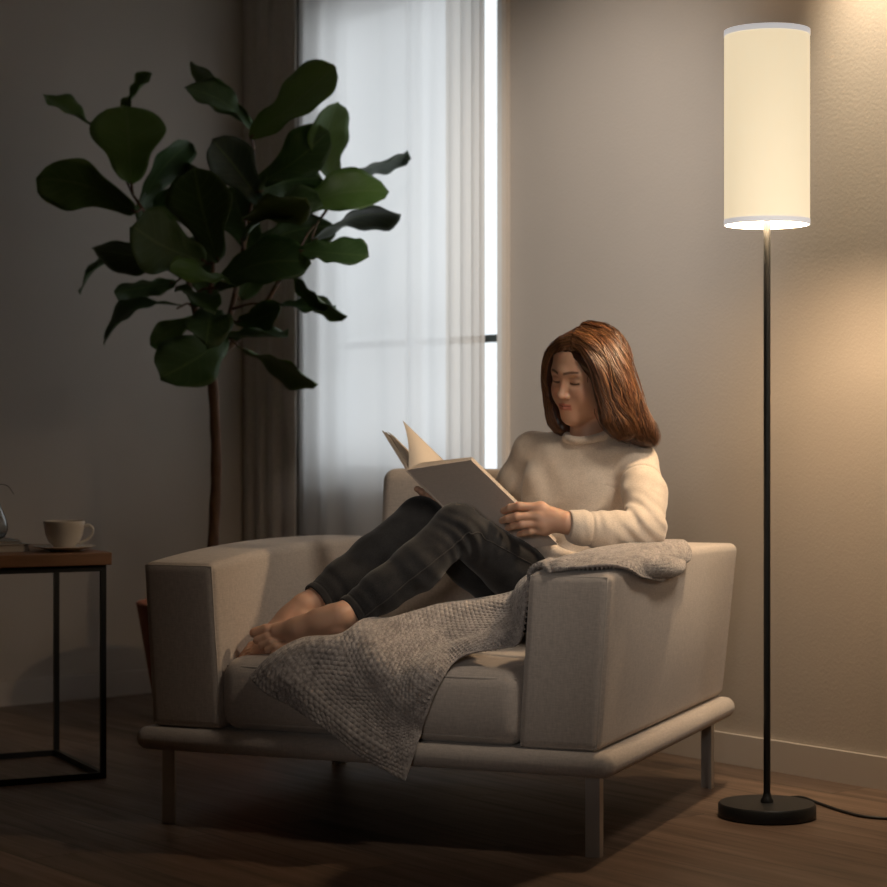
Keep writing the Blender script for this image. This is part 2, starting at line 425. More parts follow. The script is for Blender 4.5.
for (a, b) in ((-.548, -.503), (.548, -.503), (.548, .503), (-.548, .503)):
    sx = 1 if a < 0 else -1; sy = 1 if b < 0 else -1
    mb = MB()
    mb.add(*box((a, b, .10), (.017, .004, .10))); mb.add(*box((a - sx * .013, b + sy * .012, .10), (.004, .012, .10)))
    mb.add(*box((a + sx * .03, b + sy * .03, .197), (.05, .05, .003)))
    mb.build('leg', M_STEEL, chair, smooth=False)
mb = MB(); mb.add(*box((0, 0, .192), (.50, .46, .008)))
mb.build('base_frame', plain('dark_underframe', (.05, .04, .035), .6), chair, smooth=False)

# ------------------------------------------------------------------ floor lamp
LX, LY = (767 - CX) / F * 5.27, 5.27
lamp = tag(empty('floor_lamp', (LX, LY, 0)), 'tall black floor lamp with a glowing cream cylinder shade, beside the armchair', 'floor lamp')
M_BLK = plain('black_powder_coat', (.012, .013, .014), .42)
mesh_obj('base', *lathe([(0, 0), (.118, 0), (.122, .003), (.122, .030), (.118, .035), (.03, .036), (0, .036)], n=72), M_BLK, lamp, sharp=40)
mesh_obj('collar', *lathe([(0.009, .034), (.016, .034), (.016, .043), (.012, .048), (.009, .06)], n=32), M_BLK, lamp, sharp=40)
m, nt, out = new_mat('black_lamp_metal'); bsdf(nt, out, (.05, .053, .055), .33, metal=.75); M_POLE = m
ZB, ZTOP = 1.484, 1.972; RS = .1065
mesh_obj('pole', *tube([(0, 0, .034), (0, 0, .8), (0, 0, 1.61)], .0088, 24), M_POLE, lamp, sharp=50)
m, nt, out = new_mat('linen_lamp_shade')
b = bsdf(nt, out, (.85, .78, .66), .9, spec=.1)
wv = N(nt, 'ShaderNodeTexNoise', Scale=260.0, Detail=2.0); mp = nt.nodes.new('ShaderNodeMapping'); mp.inputs['Scale'].default_value = (1, 1, .12)
nt.links.new(objco(nt), mp.inputs[0]); nt.links.new(mp.outputs[0], wv.inputs['Vector'])
r = ramp(nt, wv.outputs[0], [(.3, (1.0, .80, .52)), (.7, (1.0, .84, .57))]); nt.links.new(r.outputs[0], b.inputs['Emission Color'])
b.inputs['Emission Strength'].default_value = .78; M_SHADE = m
mesh_obj('shade', *lathe([(RS, ZB), (RS, ZTOP), (RS - .002, ZTOP), (RS - .002, ZB)], n=96, close=True), M_SHADE, lamp, sharp=40)
M_BAND = new_mat('shade_trim_band'); b = bsdf(M_BAND[1], M_BAND[2], (.85, .84, .84), .6); b.inputs['Emission Color'].default_value = (.82, .80, .80, 1); b.inputs['Emission Strength'].default_value = .55
for z in (ZB, ZTOP - .014):
    mesh_obj('trim_band', *lathe([(RS + .0008, z), (RS + .0008, z + .014), (RS - .003, z + .014), (RS - .003, z)], n=96, close=True), M_BAND[0], lamp, sharp=40)
mb = MB(); mb.add(*lathe([(.019, 1.60), (.019, 1.66), (.010, 1.665), (.010, 1.60)], n=24, close=True))
for k in range(3):
    a = k * 2.0944 + .4; mb.add(*tube([(.018 * math.cos(a), .018 * math.sin(a), 1.62), ((RS - .002) * math.cos(a), (RS - .002) * math.sin(a), 1.62)], .0016, 6))
mb.build('socket', M_BLK, lamp, sharp=40)
def light(name, kind, loc, energy, col, parent=None, **kw):
    l = bpy.data.lights.new(name, kind); l.energy = energy; l.color = col
    for k, v in kw.items(): setattr(l, k, v)
    o = bpy.data.objects.new(name, l); COL.objects.link(o); o.location = loc
    if parent is not None: o.parent = parent
    return o
WARM = (1.0, .72, .45)
light('lamp_bulb', 'POINT', (0, 0, ZB + .035), 32, WARM, lamp, shadow_soft_size=.035)
light('lamp_bulb', 'POINT', (0, 0, ZTOP - .035), 7, WARM, lamp, shadow_soft_size=.022)
def cable_pt(x, y, z=.004):
    D = (CAMZ - z) * F / (y - HY); return PX(x, y, D)
pts = [np.array([LX + .012, LY + .085, .038]), np.array([LX + .035, LY + .125, .022])] + [cable_pt(x, y) for x, y in ((800, 797), (818, 803), (845, 812), (868, 817), (900, 818.5), (960, 817))]
tag(mesh_obj('power_cord', *tube(crom(pts, 60), .0038, 8), plain('black_rubber', (.01, .01, .01), .5)), 'thin black power cord running from the lamp base across the floor', 'cord')

# ------------------------------------------------------------------ side table
TA = np.array([-.894, -.447]); TB = np.array([-.447, .894]); TO = np.array([(103 - CX) / F * 5.85, 5.85])
RT = math.atan2(-TA[1], -TA[0])      # local +x = toward the picture's right end
table = tag(empty('side_table', (TO[0], TO[1], 0), RT), 'square side table with walnut top and thin black metal frame', 'side table')
TL, TD = .92, .46
M_TOP = mat_wood('walnut_top', (.16, .08, .042), (.25, .13, .07), 3.0)
V, Fc = rbox((-TL / 2 + .010, TD / 2, .612), (TL / 2 + .010, TD / 2 + .020, .0175), .003, .2)
mesh_obj('table_top', V, Fc, M_TOP, table, sharp=40)
M_TF = plain('black_table_steel', (.01, .01, .01), .45)
for (a, b) in ((0, 0), (-TL, 0), (0, TD), (-TL, TD)):
    mesh_obj('leg', *box((a, b, .297), (.0075, .0075, .297)), M_TF, table, smooth=False)
for zc in (.0085, .5855):
    mb = MB()
    mb.add(*box((-TL / 2, 0, zc), (TL / 2 + .0075, .0073, .0085))); mb.add(*box((-TL / 2, TD, zc), (TL / 2 + .0075, .0073, .0085)))
    mb.add(*box((0, TD / 2, zc), (.0073, TD / 2, .0085))); mb.add(*box((-TL, TD / 2, zc), (.0073, TD / 2, .0085)))
    mb.build('stretcher' if zc < .1 else 'apron_rail', M_TF, table, smooth=False)
TZ = .6295
# cup and saucer
M_CER = plain('white_porcelain', (.66, .62, .57), .22)
cc = np.array([(65.5 - CX) / F * 5.90, 5.90])
sau = tag(mesh_obj('saucer', *lathe([(0, .002), (.036, .002), (.040, 0), (.043, .003), (.085, .0125), (.0875, .0145), (.085, .0155), (.045, .0075), (.04, .006), (0, .006)], n=64), M_CER, sharp=50), 'white porcelain saucer under the coffee cup on the side table', 'saucer')
sau.location = (cc[0] - .003, cc[1], TZ)
cup = tag(empty('coffee_cup', (cc[0] - .004, cc[1], TZ + .0075)), 'white porcelain coffee cup with a loop handle, standing on the saucer', 'cup')
prof = [(r_ * 1.03, z_ * 1.08) for r_, z_ in [(0, .003), (.022, .003), (.024, 0), (.027, .001), (.029, .006), (.042, .018), (.050, .036), (.0545, .058), (.0565, .0705), (.0555, .0725), (.054, .0705), (.052, .058), (.047, .036), (.038, .018), (.02, .008), (0, .007)]]
mesh_obj('bowl', *lathe(prof, n=64), M_CER, cup)
hp = crom([(.050, 0, .060), (.068, 0, .066), (.080, 0, .057), (.080, 0, .042), (.066, 0, .026), (.040, 0, .014)], 26)
mesh_obj('handle', *tube(hp, np.interp(np.linspace(0, 1, 26), [0, .5, 1], [.0046, .0034, .0042]), 10, up=(0, 1, 0)), M_CER, cup)
mesh_obj('coffee', *lathe([(0, .062), (.0522, .062), (.0522, .060), (0, .06)], n=48), plain('dark_coffee', (.02, .01, .005), .1), cup)
# two thin notebooks and the glass vase at the frame's edge
M_PAPER = plain('book_paper', (.5, .47, .44), .8)
zc = TZ
for i, (nm, w_, d_, h_, dx, rz, colr, lab) in enumerate([
    ('paperback_book', .105, .15, .022, 0, RT + .02, (.42, .39, .37), 'pale grey thicker book lying at the bottom of the little stack under the vase'),
    ('paperback_book', .095, .135, .010, -.012, RT - .05, (.36, .38, .40), 'thin bluish grey book lying on top of the pale thicker one under the vase')]):
    bk = tag(empty(nm, (0, 0, zc), rz), lab, 'book', 'books stacked on the side table')
    P = PX(-14, 545, 5.9); bk.location = (P[0] + dx, 5.90, zc)
    cm = plain('book_cover_%d' % i, colr, .5)
    mb = MB(); mb.add(*box((0, 0, h_ - .0012), (w_, d_ / 2, .0012))); mb.add(*box((0, 0, .0012), (w_, d_ / 2, .0012))); mb.add(*box((-w_ + .001, 0, h_ / 2), (.001, d_ / 2, h_ / 2)))
    mb.build('cover', cm, bk, smooth=False)
    mesh_obj('pages', *box((.0, 0, h_ / 2), (w_ - .004, d_ / 2 - .004, h_ / 2 - .0024)), M_PAPER, bk, smooth=False)
    zc += h_
m, nt, out = new_mat('smoked_glass'); b = bsdf(nt, out, (.75, .78, .8), .05, **{'Transmission Weight': 1.0, 'IOR': 1.35}); M_VG = m
P = PX(-11, 520, 5.9)
vase = tag(empty('glass_vase', (P[0], 5.90, zc)), 'smoky glass teardrop vase with one drooping stem, standing on the books', 'vase')
vp = [(0, .002), (.03, .0), (.045, .008), (.052, .025), (.052, .042), (.044, .068), (.033, .095), (.025, .118), (.022, .132), (.024, .138), (.0215, .138), (.0195, .132), (.0225, .118), (.030, .095), (.041, .068), (.049, .042), (.049, .026), (.042, .012), (.028, .005), (0, .005)]
mesh_obj('vase_body', *lathe(vp, n=48), M_VG, vase)
sp = crom([(-.006, 0, .012), (0, 0, .08), (.012, 0, .135), (.032, 0, .155), (.055, -.005, .150), (.072, -.01, .128)], 30)
mb = MB(); mb.add(*tube(sp, np.linspace(.0016, .0008, 30), 6))
mb.build('dried_stem', plain('dark_stem', (.03, .025, .02), .7), vase)
def sstep(a, b, x): t = np.clip((x - a) / (b - a), 0, 1); return t * t * (3 - 2 * t)

# ------------------------------------------------------------------ fiddle leaf fig
PD = 7.05
plant = tag(empty('fiddle_leaf_fig', ((213 - CX) / F * PD, PD, 0)), 'tall fiddle leaf fig tree in a terracotta pot behind the armchair', 'potted tree')
PO = np.array([(213 - CX) / F * PD, PD, 0.0])
m, nt, out = new_mat('terracotta'); b = bsdf(nt, out, (.32, .11, .055), .8)
nz = N(nt, 'ShaderNodeTexNoise', Scale=30.0, Detail=4.0); nt.links.new(objco(nt), nz.inputs['Vector'])
r = ramp(nt, nz.outputs[0], [(.3, (.26, .085, .045)), (.7, (.36, .13, .065))]); nt.links.new(r.outputs[0], b.inputs['Base Color']); bump(nt, b, nz.outputs[0], .2, .002)
mesh_obj('pot', *lathe([(0, 0), (.180, 0), (.187, .005), (.255, .386), (.257, .392), (.254, .396), (.244, .396), (.240, .390), (.228, .33), (.17, .02), (0, .02)], n=64), m, plant, sharp=40)
m, nt, out = new_mat('potting_soil'); b = bsdf(nt, out, (.03, .02, .014), .95)
nz = N(nt, 'ShaderNodeTexNoise', Scale=60.0, Detail=5.0); nt.links.new(objco(nt), nz.inputs['Vector']); bump(nt, b, nz.outputs[0], .9, .01)
mesh_obj('soil', *lathe([(0, .365), (.1, .362), (.239, .355), (.239, .33), (0, .33)], n=48), m, plant)
m, nt, out = new_mat('fig_bark'); b = bsdf(nt, out, (.10, .05, .028), .85)
mp = nt.nodes.new('ShaderNodeMapping'); mp.inputs['Scale'].default_value = (1, 1, .25); nt.links.new(objco(nt), mp.inputs[0])
nz = N(nt, 'ShaderNodeTexNoise', Scale=70.0, Detail=5.0); nt.links.new(mp.outputs[0], nz.inputs['Vector'])
r = ramp(nt, nz.outputs[0], [(.3, (.075, .036, .02)), (.7, (.15, .08, .045))]); nt.links.new(r.outputs[0], b.inputs['Base Color']); bump(nt, b, nz.outputs[0], .6, .003)
M_BARK = m
def pl(x, y, dd=0): return PX(x, y, PD + dd) - PO
tk = crom([(0, 0, .34), (.004, 0, .45), pl(213, 550), pl(216, 480), pl(215, 420), pl(211, 362)], 40)
mesh_obj('trunk', *tube(tk, np.linspace(.021, .0165, 40) * (1 + .06 * np.sin(np.arange(40) * 1.3)), 14), M_BARK, plant)
BR = [[(211, 364, 0), (225, 330, .0), (236, 290, .02), (245, 240, .03), (253, 190, .02), (254, 134, 0)],
      [(211, 366, 0), (196, 315, -.05), (182, 262, -.04), (152, 222, -.02), (133, 195, 0)],
      [(212, 362, 0), (240, 336, .05), (268, 300, .08), (292, 255, .08), (318, 222, -.05), (342, 188, -.12)],
      [(211, 364, 0), (207, 320, .08), (213, 270, .12), (212, 215, .1)]]
bpts = []
mb = MB()
for k, bl in enumerate(BR):
    c = crom([pl(*q) for q in bl], 40); bpts.append(c)
    mb.add(*tube(c, np.linspace(.012, .0045, 40), 8))
allb = np.vstack([c[6:] for c in bpts])
LV = [ # base, tip, visible width, bend px (sideways bow), depth of tip against base
 ((100,131),(43,95),13,5,.05),((122,112),(151,73),15,-3,.0),((131,184),(126,106),66,0,.03),((137,212),(36,178),44,-6,-.08),
 ((139,222),(190,142),24,5,.02),((254,122),(190,63),22,7,.06),((256,136),(184,88),24,-5,-.05),((250,138),(335,66),44,-8,0),
 ((338,192),(338,102),34,10,.0),((258,184),(329,131),42,-6,-.04),((346,178),(409,154),10,-3,.1),((292,216),(389,192),40,6,.0),
 ((312,240),(401,214),15,4,-.06),((300,250),(369,256),28,-4,-.12),((262,205),(212,140),42,-3,-.12),((218,262),(194,168),56,4,-.2),
 ((206,262),(132,226),58,3,-.16),((186,262),(92,248),26,6,-.02),((140,266),(80,294),10,-12,.06),((176,282),(114,292),20,3,-.08),
 ((182,306),(104,344),15,-12,-.05),((200,318),(151,346),24,-3,-.03),((226,334),(160,378),56,6,-.18),((212,306),(206,346),40,0,-.24),
 ((238,286),(170,272),18,3,-.2),((216,288),(311,262),44,7,-.14),((244,220),(305,198),24,-4,-.22),((242,240),(322,203),24,4,-.18),
 ((292,276),(347,317),14,-8,-.05),((272,305),(336,309),14,-4,0),((236,322),(281,308),26,-3,-.1),((222,336),(288,336),11,-6,-.12),
 ((238,346),(318,384),17,-5,-.06),((176,288),(216,312),16,-2,-.14),((250,254),(336,226),32,5,-.05),((206,204),(180,166),18,-3,.1),
 ((258,192),(322,178),42,4,.1),((262,258),(232,186),46,2,.12),((215,300),(180,240),46,2,.14),((240,300),(290,240),46,2,.15),((205,230),(165,190),44,0,.12)]
m, nt, out = new_mat('fig_leaf'); b = bsdf(nt, out, (.03, .07, .02), .5, spec=.5)
uvn = nt.nodes.new('ShaderNodeUVMap'); sep = nt.nodes.new('ShaderNodeSeparateXYZ'); nt.links.new(uvn.outputs[0], sep.inputs[0])
ax_ = math_n(nt, 'ABSOLUTE', math_n(nt, 'SUBTRACT', sep.outputs[0], .5))
vein = math_n(nt, 'SINE', math_n(nt, 'MULTIPLY', math_n(nt, 'SUBTRACT', sep.outputs[1], math_n(nt, 'MULTIPLY', ax_, .55)), 52.0))
vein = math_n(nt, 'POWER', math_n(nt, 'ABSOLUTE', vein), 8.0) if False else math_n(nt, 'GREATER_THAN', vein, .93)
mid = math_n(nt, 'LESS_THAN', ax_, .022)
vv = math_n(nt, 'MAXIMUM', math_n(nt, 'MULTIPLY', vein, .35), mid)
at = nt.nodes.new('ShaderNodeAttribute'); at.attribute_name = 'Tint'
mxc = nt.nodes.new('ShaderNodeMix'); mxc.data_type = 'RGBA'; nt.links.new(math_n(nt, 'MULTIPLY', vv, .5), mxc.inputs[0])
nt.links.new(at.outputs['Color'], mxc.inputs[6]); mxc.inputs[7].default_value = (.12, .19, .06, 1)
nt.links.new(mxc.outputs[2], b.inputs['Base Color'])
bump(nt, b, vv, .5, .004)
M_LEAF = m
lf = MB()
lr = np.random.default_rng(11)
for i, ((bx, by), (tx, ty), wv_, bend, dd) in enumerate(LV):
    d0 = float(lr.uniform(-.08, .08)) + (-.03 if dd < -.1 else .03)
    d0 += dd * .5 - max(0, (tx - 290) / 110) * .28
    B = pl(bx, by, d0); T = pl(tx, ty, d0 + dd)
    ax = T - B; L = np.linalg.norm(ax); ax = ax / L
    perp = nrm(np.cross(ax, (0, 1, 0)))          # in the picture plane, across the leaf
    toC = nrm(np.cross(perp, ax))
    W = max(wv_ / F * PD * 1.12, L * .52) if wv_ > 30 else L * .5
    vis = min(1.0, 1.1 * wv_ / F * PD / W); ro = math.acos(vis) * (1 if i % 2 else -1)
    sdir = perp * math.cos(ro) + toC * math.sin(ro); nd = nrm(np.cross(ax, sdir))
    nu, nv = 9, 20; V = []; UV = []
    for j in range(nv):
        f = j / (nv - 1)
        # fiddle outline: narrow waist near the base, broad rounded end
        wf = math.sin(math.pi * min(1, max(0, f)) ** (1.0 + .35 * f)) ** .48 * (.66 + .42 * sstep(.25, .72, f)) * (1 - .10 * math.exp(-((f - .36) / .12) ** 2))
        wf = max(wf, .04)
        cpt = B + ax * L * f + perp * (bend / F * PD) * math.sin(math.pi * f) * 1.0 + nd * .07 * L * math.sin(math.pi * f) * (1 if nd[2] > 0 else -1)
        for q in range(nu):
            s_ = q / (nu - 1) * 2 - 1
            ruf = .006 * math.sin(f * 21 + i * 2 + 1.5 * s_) * abs(s_) ** 2 + .010 * math.sin(f * 7 + i) * s_ * abs(s_)
            V.append(cpt + sdir * s_ * W / 2 * wf + nd * (-abs(s_) ** 1.5 * .018 * wf * -1 + ruf)); UV.append((q / (nu - 1), f))
    Fc = [(j*nu+q, j*nu+q+1, (j+1)*nu+q+1, (j+1)*nu+q) for j in range(nv - 1) for q in range(nu - 1)]
    base = np.array([.070, .145, .024]) if i in (0, 1, 2, 3, 5, 7, 8, 11, 26, 28, 32, 21, 24) else np.array([.042, .092, .024])
    if i == 26: base = np.array([.10, .15, .03])
    if i in (14, 12, 10): base = np.array([.035, .065, .042])
    base = base * float(lr.uniform(.8, 1.25))
    lf.add(V, Fc, UV, np.tile(base, (len(V), 1)))
    k = np.argmin(np.linalg.norm(allb - B, axis=1) + .35 * np.maximum(0, (allb - B)[:, 2]))
    A = allb[k]; mid_ = (A + B) / 2 + np.array([0, 0, .012])
    mb.add(*tube(crom([A, mid_, B, B + ax * .02], 10), np.linspace(.0045, .003, 10), 6))
mb.build('branch', M_BARK, plant)
fo = lf.build('foliage', M_LEAF, plant)
md = fo.modifiers.new('t', 'SOLIDIFY'); md.thickness = .0012

# ------------------------------------------------------------------ unseen fill lights, added to brighten the scene
def aim(o, target):
    o.rotation_euler = (Vector(target) - o.location).to_track_quat('-Z', 'Y').to_euler()
k1 = light('overhead_fill', 'SPOT', (1.25, 3.9, 2.72), 135, (1, .86, .70), spot_size=math.radians(44), spot_blend=1.0, shadow_soft_size=.3)  # added overhead fill for the sitter and chair, no fixture behind it
aim(k1, (.33, 5.3, .85))
k3 = light('overhead_fill', 'SPOT', (-.1, 4.6, 2.72), 225, (1, .92, .83), spot_size=math.radians(48), spot_blend=1.0, shadow_soft_size=.16)  # added to lift the brightness of wall_right, not a known room light
aim(k3, (.48, 6.6, 1.6))
ww = wp(t_at(880), -.27, 2.74)
k5 = light('wall_fill', 'SPOT', ww, 115, (1, .82, .58), spot_size=math.radians(50), spot_blend=1.0, shadow_soft_size=.06)  # invented light behind the floor lamp, brightens the wall beside its shade
aim(k5, wp(t_at(870), .04, 1.25))
k4 = light('side_fill', 'SPOT', (2.1, 3.0, 1.75), 40, (1, .84, .66), spot_size=math.radians(25), spot_blend=1.0, shadow_soft_size=.25)  # added soft fill from off camera right, no lamp is modelled there
aim(k4, (.48, 5.3, .85))
k6 = light('front_fill', 'SPOT', (-.5, .4, 1.25), 130, (1, .93, .86), spot_size=math.radians(16.5), spot_blend=1.0, shadow_soft_size=.35)  # made-up fill from the camera side for chair, sitter and book cover
aim(k6, (.12, 5.2, .68))

# ------------------------------------------------------------------ smooth solids: signed distances -> one continuous mesh
class Sdf:
    def __init__(s): s.p = []; s.disp = None
    def add(s, fn, c, R, k=.01, op=0): s.p.append((fn, np.asarray(c, float), R, k, op)); return s
    def cone(s, a, b, ra, rb, k=.01, op=0):
        a = np.asarray(a, float); b = np.asarray(b, float); ab = b - a; L2 = ab @ ab + 1e-12
        def fn(P):
            t = np.clip((P - a) @ ab / L2, 0, 1)
            return np.linalg.norm(P - a - t[:, None] * ab, axis=1) - (ra + (rb - ra) * t)
        return s.add(fn, (a + b) / 2, math.sqrt(L2) / 2 + max(ra, rb), k, op)
    def chain(s, pts, k=.012, op=0):      # pts: (x, y, z, r)
        for a, b in zip(pts[:-1], pts[1:]): s.cone(a[:3], b[:3], a[3], b[3], k, op)
        return s
    def ell(s, c, r, M=None, k=.02, op=0):   # M rows: the ellipsoid's axes
        c = np.asarray(c, float); r = np.asarray(r, float); M = np.eye(3) if M is None else np.asarray(M)
        def fn(P):
            q = (P - c) @ M.T; k0 = np.linalg.norm(q / r, axis=1); k1 = np.linalg.norm(q / r ** 2, axis=1) + 1e-9
            return k0 * (k0 - 1) / k1
        return s.add(fn, c, r.max(), k, op)
    def clip(s, p, n, R, k=.002):            # cut away what lies beyond the plane, within R of p
        p = np.asarray(p, float); n = nrm(n)
        return s.add(lambda P: np.maximum(-((P - p) @ n), np.linalg.norm(P - p, axis=1) - R), p, R, k, 1)
    def ev(s, P):
        d = np.full(len(P), 1.0); lo_, hi_ = P.min(0), P.max(0)
        for fn, c, R, k, op in s.p:
            cr = (R + max(.045, k * 1.02)) ** 2
            if (np.maximum(0, np.maximum(lo_ - c, c - hi_)) ** 2).sum() > cr: continue
            m = np.nonzero(((P - c) ** 2).sum(1) < cr)[0]
            if not len(m): continue
            x = fn(P[m]); y = d[m]
            if op == 0:
                h = np.maximum(k - np.abs(x - y), 0) / k; d[m] = np.minimum(x, y) - h * h * k * .25
            else:
                x = -x; h = np.maximum(k - np.abs(x - y), 0) / k; d[m] = np.maximum(x, y) + h * h * k * .25
        if s.disp is not None: d = d + s.disp(P)
        return d
    def grad(s, P, e=.001):
        g = np.stack([s.ev(P + np.eye(3)[i] * e) - s.ev(P - np.eye(3)[i] * e) for i in range(3)], 1)
        return g / (np.linalg.norm(g, axis=1, keepdims=True) + 1e-9)
    def mesh(s, lo, hi, h):
        lo = np.asarray(lo, float); hi = np.asarray(hi, float); B = 8; bs = B * h
        nb = np.ceil((hi - lo) / bs).astype(int)
        G = np.stack(np.meshgrid(*[np.arange(n) for n in nb], indexing='ij'), -1).reshape(-1, 3)
        d = s.ev(lo + (G + .5) * bs); G = G[np.abs(d) < bs * .87 + .006]; kq = G // 5; G = G[np.lexsort((kq[:, 2], kq[:, 1], kq[:, 0]))]
        off = np.stack(np.meshgrid(*[np.arange(B + 1)] * 3, indexing='ij'), -1).reshape(-1, 3)
        DIM = nb * B + 2; mul = np.array([DIM[1] * DIM[2], DIM[2], 1], dtype=np.int64)
        ids = []; pos = []; quads = []
        corners = np.array([(i, j, k) for i in (0, 1) for j in (0, 1) for k in (0, 1)])
        edges = [(a, b) for a in range(8) for b in range(a + 1, 8) if np.abs(corners[a] - corners[b]).sum() == 1]
        for c0 in range(0, len(G), 120):
            g = G[c0:c0 + 120]; I = (g[:, None, :] * B + off[None]).reshape(-1, 3)
            D = s.ev(lo + I * h).reshape(len(g), B + 1, B + 1, B + 1)
            C = np.stack([D[:, i:i + B, j:j + B, k:k + B] for (i, j, k) in corners], -1)
            sg = C < 0; n = sg.sum(-1); act = (n > 0) & (n < 8)
            bi, x, y, z = np.nonzero(act); c = C[bi, x, y, z]; base = g[bi] * B + np.stack([x, y, z], 1)
            acc = np.zeros((len(c), 3)); cnt = np.zeros(len(c))
            for a, b in edges:
                va, vb = c[:, a], c[:, b]; m = (va < 0) != (vb < 0)
                t = np.where(m, va / np.where(m, va - vb, 1), 0)
                p = corners[a] + t[:, None] * (corners[b] - corners[a])
                acc += np.where(m[:, None], p, 0); cnt += m
            ids.append(base @ mul); pos.append(lo + (base + acc / cnt[:, None]) * h)
            for ax in range(3):
                e = [4, 2, 1][ax]; m = (c[:, 0] < 0) != (c[:, e] < 0)
                bb = base[m]; ins = (c[m, 0] < 0); u = np.eye(3, dtype=int)[(ax + 1) % 3]; v = np.eye(3, dtype=int)[(ax + 2) % 3]
                q = np.stack([bb @ mul, (bb - u) @ mul, (bb - u - v) @ mul, (bb - v) @ mul], 1)
                q[~ins] = q[~ins][:, ::-1]; quads.append(q)
        ids = np.concatenate(ids); pos = np.concatenate(pos); o = np.argsort(ids); ids = ids[o]; pos = pos[o]
        Q = np.concatenate(quads); J = np.clip(np.searchsorted(ids, Q), 0, len(ids) - 1); ok = (ids[J] == Q).all(1)
        return pos, J[ok]
def sdf_obj(name, sdf, h, mat, parent=None, colfn=None, lo=None, hi=None):
    if lo is None:
        cs = np.array([c - R for _, c, R, _, op in sdf.p if op == 0]); ce = np.array([c + R for _, c, R, _, op in sdf.p if op == 0])
        lo, hi = cs.min(0) - .02, ce.max(0) + .02
    V, Q = sdf.mesh(lo, hi, h)
    o = mesh_obj(name, V, Q, mat, parent, col=colfn(V) if colfn else None)
    return o, V
def sstep(a, b, x): t = np.clip((x - a) / (b - a), 0, 1); return t * t * (3 - 2 * t)

# ------------------------------------------------------------------ the reader
person = tag(empty('person', (0, 0, 0)), 'woman with auburn hair in cream sweater and dark jeans reading in the armchair', 'person')
def q4(x, y, D, r): return (*PX(x, y, D), r)
# --- head frame
yaw, pit, rol = math.radians(45), math.radians(15), math.radians(7)
f0 = np.array([-math.sin(yaw), -math.cos(yaw), 0]); l0 = np.array([math.cos(yaw), -math.sin(yaw), 0]); u0 = np.array([0, 0, 1.])
f1 = f0 * math.cos(pit) - u0 * math.sin(pit); u1 = u0 * math.cos(pit) + f0 * math.sin(pit)
u2 = u1 * math.cos(rol) + l0 * math.sin(rol); l2 = l0 * math.cos(rol) - u1 * math.sin(rol)
HM = np.stack([l2, f1, u2]); HO = PX(585.5, 372, 5.47); HS = 1.0
def hw(x, y, z): return HO + HS * (np.array([x, y, z]) @ HM)
def hl(P): return (P - HO) @ HM.T / HS
def head_sdf(S):
    def E(c, r, k=.02, op=0): S.ell(hw(*c), np.array(r) * HS, HM, k * HS, op)
    def Cn(a, b, ra, rb, k=.01, op=0): S.cone(hw(*a), hw(*b), ra * HS, rb * HS, k * HS, op)
    E((0, -.020, .034), (.073, .092, .080), .02)
    E((0, .030, .030), (.062, .058, .066), .03)                 # forehead
    E((0, .024, -.038), (.061, .060, .070), .03)                # mid face
    for s in (-1, 1):
        Cn((s * .050, .010, -.055), (s * .014, .066, -.100), .019, .015, .035)     # jaw line
        E((s * .033, .061, -.040), (.025, .022, .028), .035)                        # cheek
        Cn((s * .010, .0835, .017), (s * .042, .068, .015), .009, .007, .025)       # brow ridge
    E((0, .070, -.103), (.019, .016, .015), .025)               # chin
    E((0, .076, -.070), (.023, .0165, .021), .022)                # mouth mound
    for s in (-1, 1):
        E((s * .031, .0955, -.001), (.018, .0135, .0115), .014, 1)                 # eye socket
        E((s * .0305, .0725, -.003), (.0150, .0130, .0120), .006)                  # closed lid over the eye
    Cn((0, .083, .006), (0, .103, -.036), .0065, .0085, .012)    # nose bridge
    E((0, .104, -.038), (.0095, .0095, .0085), .008)
    for s in (-1, 1):
        E((s * .0105, .093, -.042), (.0068, .009, .0065), .006)
        E((s * .006, .098, -.049), (.0032, .0045, .003), .003, 1)
    # lips
    Cn((-.0195, .0850, -.0665), (-.004, .0945, -.0640), .0020, .0034, .004); Cn((.0195, .0850, -.0665), (.004, .0945, -.0640), .0020, .0034, .004)
    Cn((-.012, .0885, -.0710), (0, .0938, -.0722), .0026, .0044, .005); Cn((.012, .0885, -.0710), (0, .0938, -.0722), .0026, .0044, .005)
    Cn((-.019, .0895, -.0672), (0, .1005, -.0678), .0007, .0009, .002, 1); Cn((.019, .0895, -.0672), (0, .1005, -.0678), .0007, .0009, .002, 1)
    for s in (-1, 1):      # ears
        E((s * .074, -.012, -.008), (.007, .016, .029), .008); E((s * .080, -.006, -.004), (.005, .009, .016), .005, 1)
SKIN = np.array([.62, .37, .255])
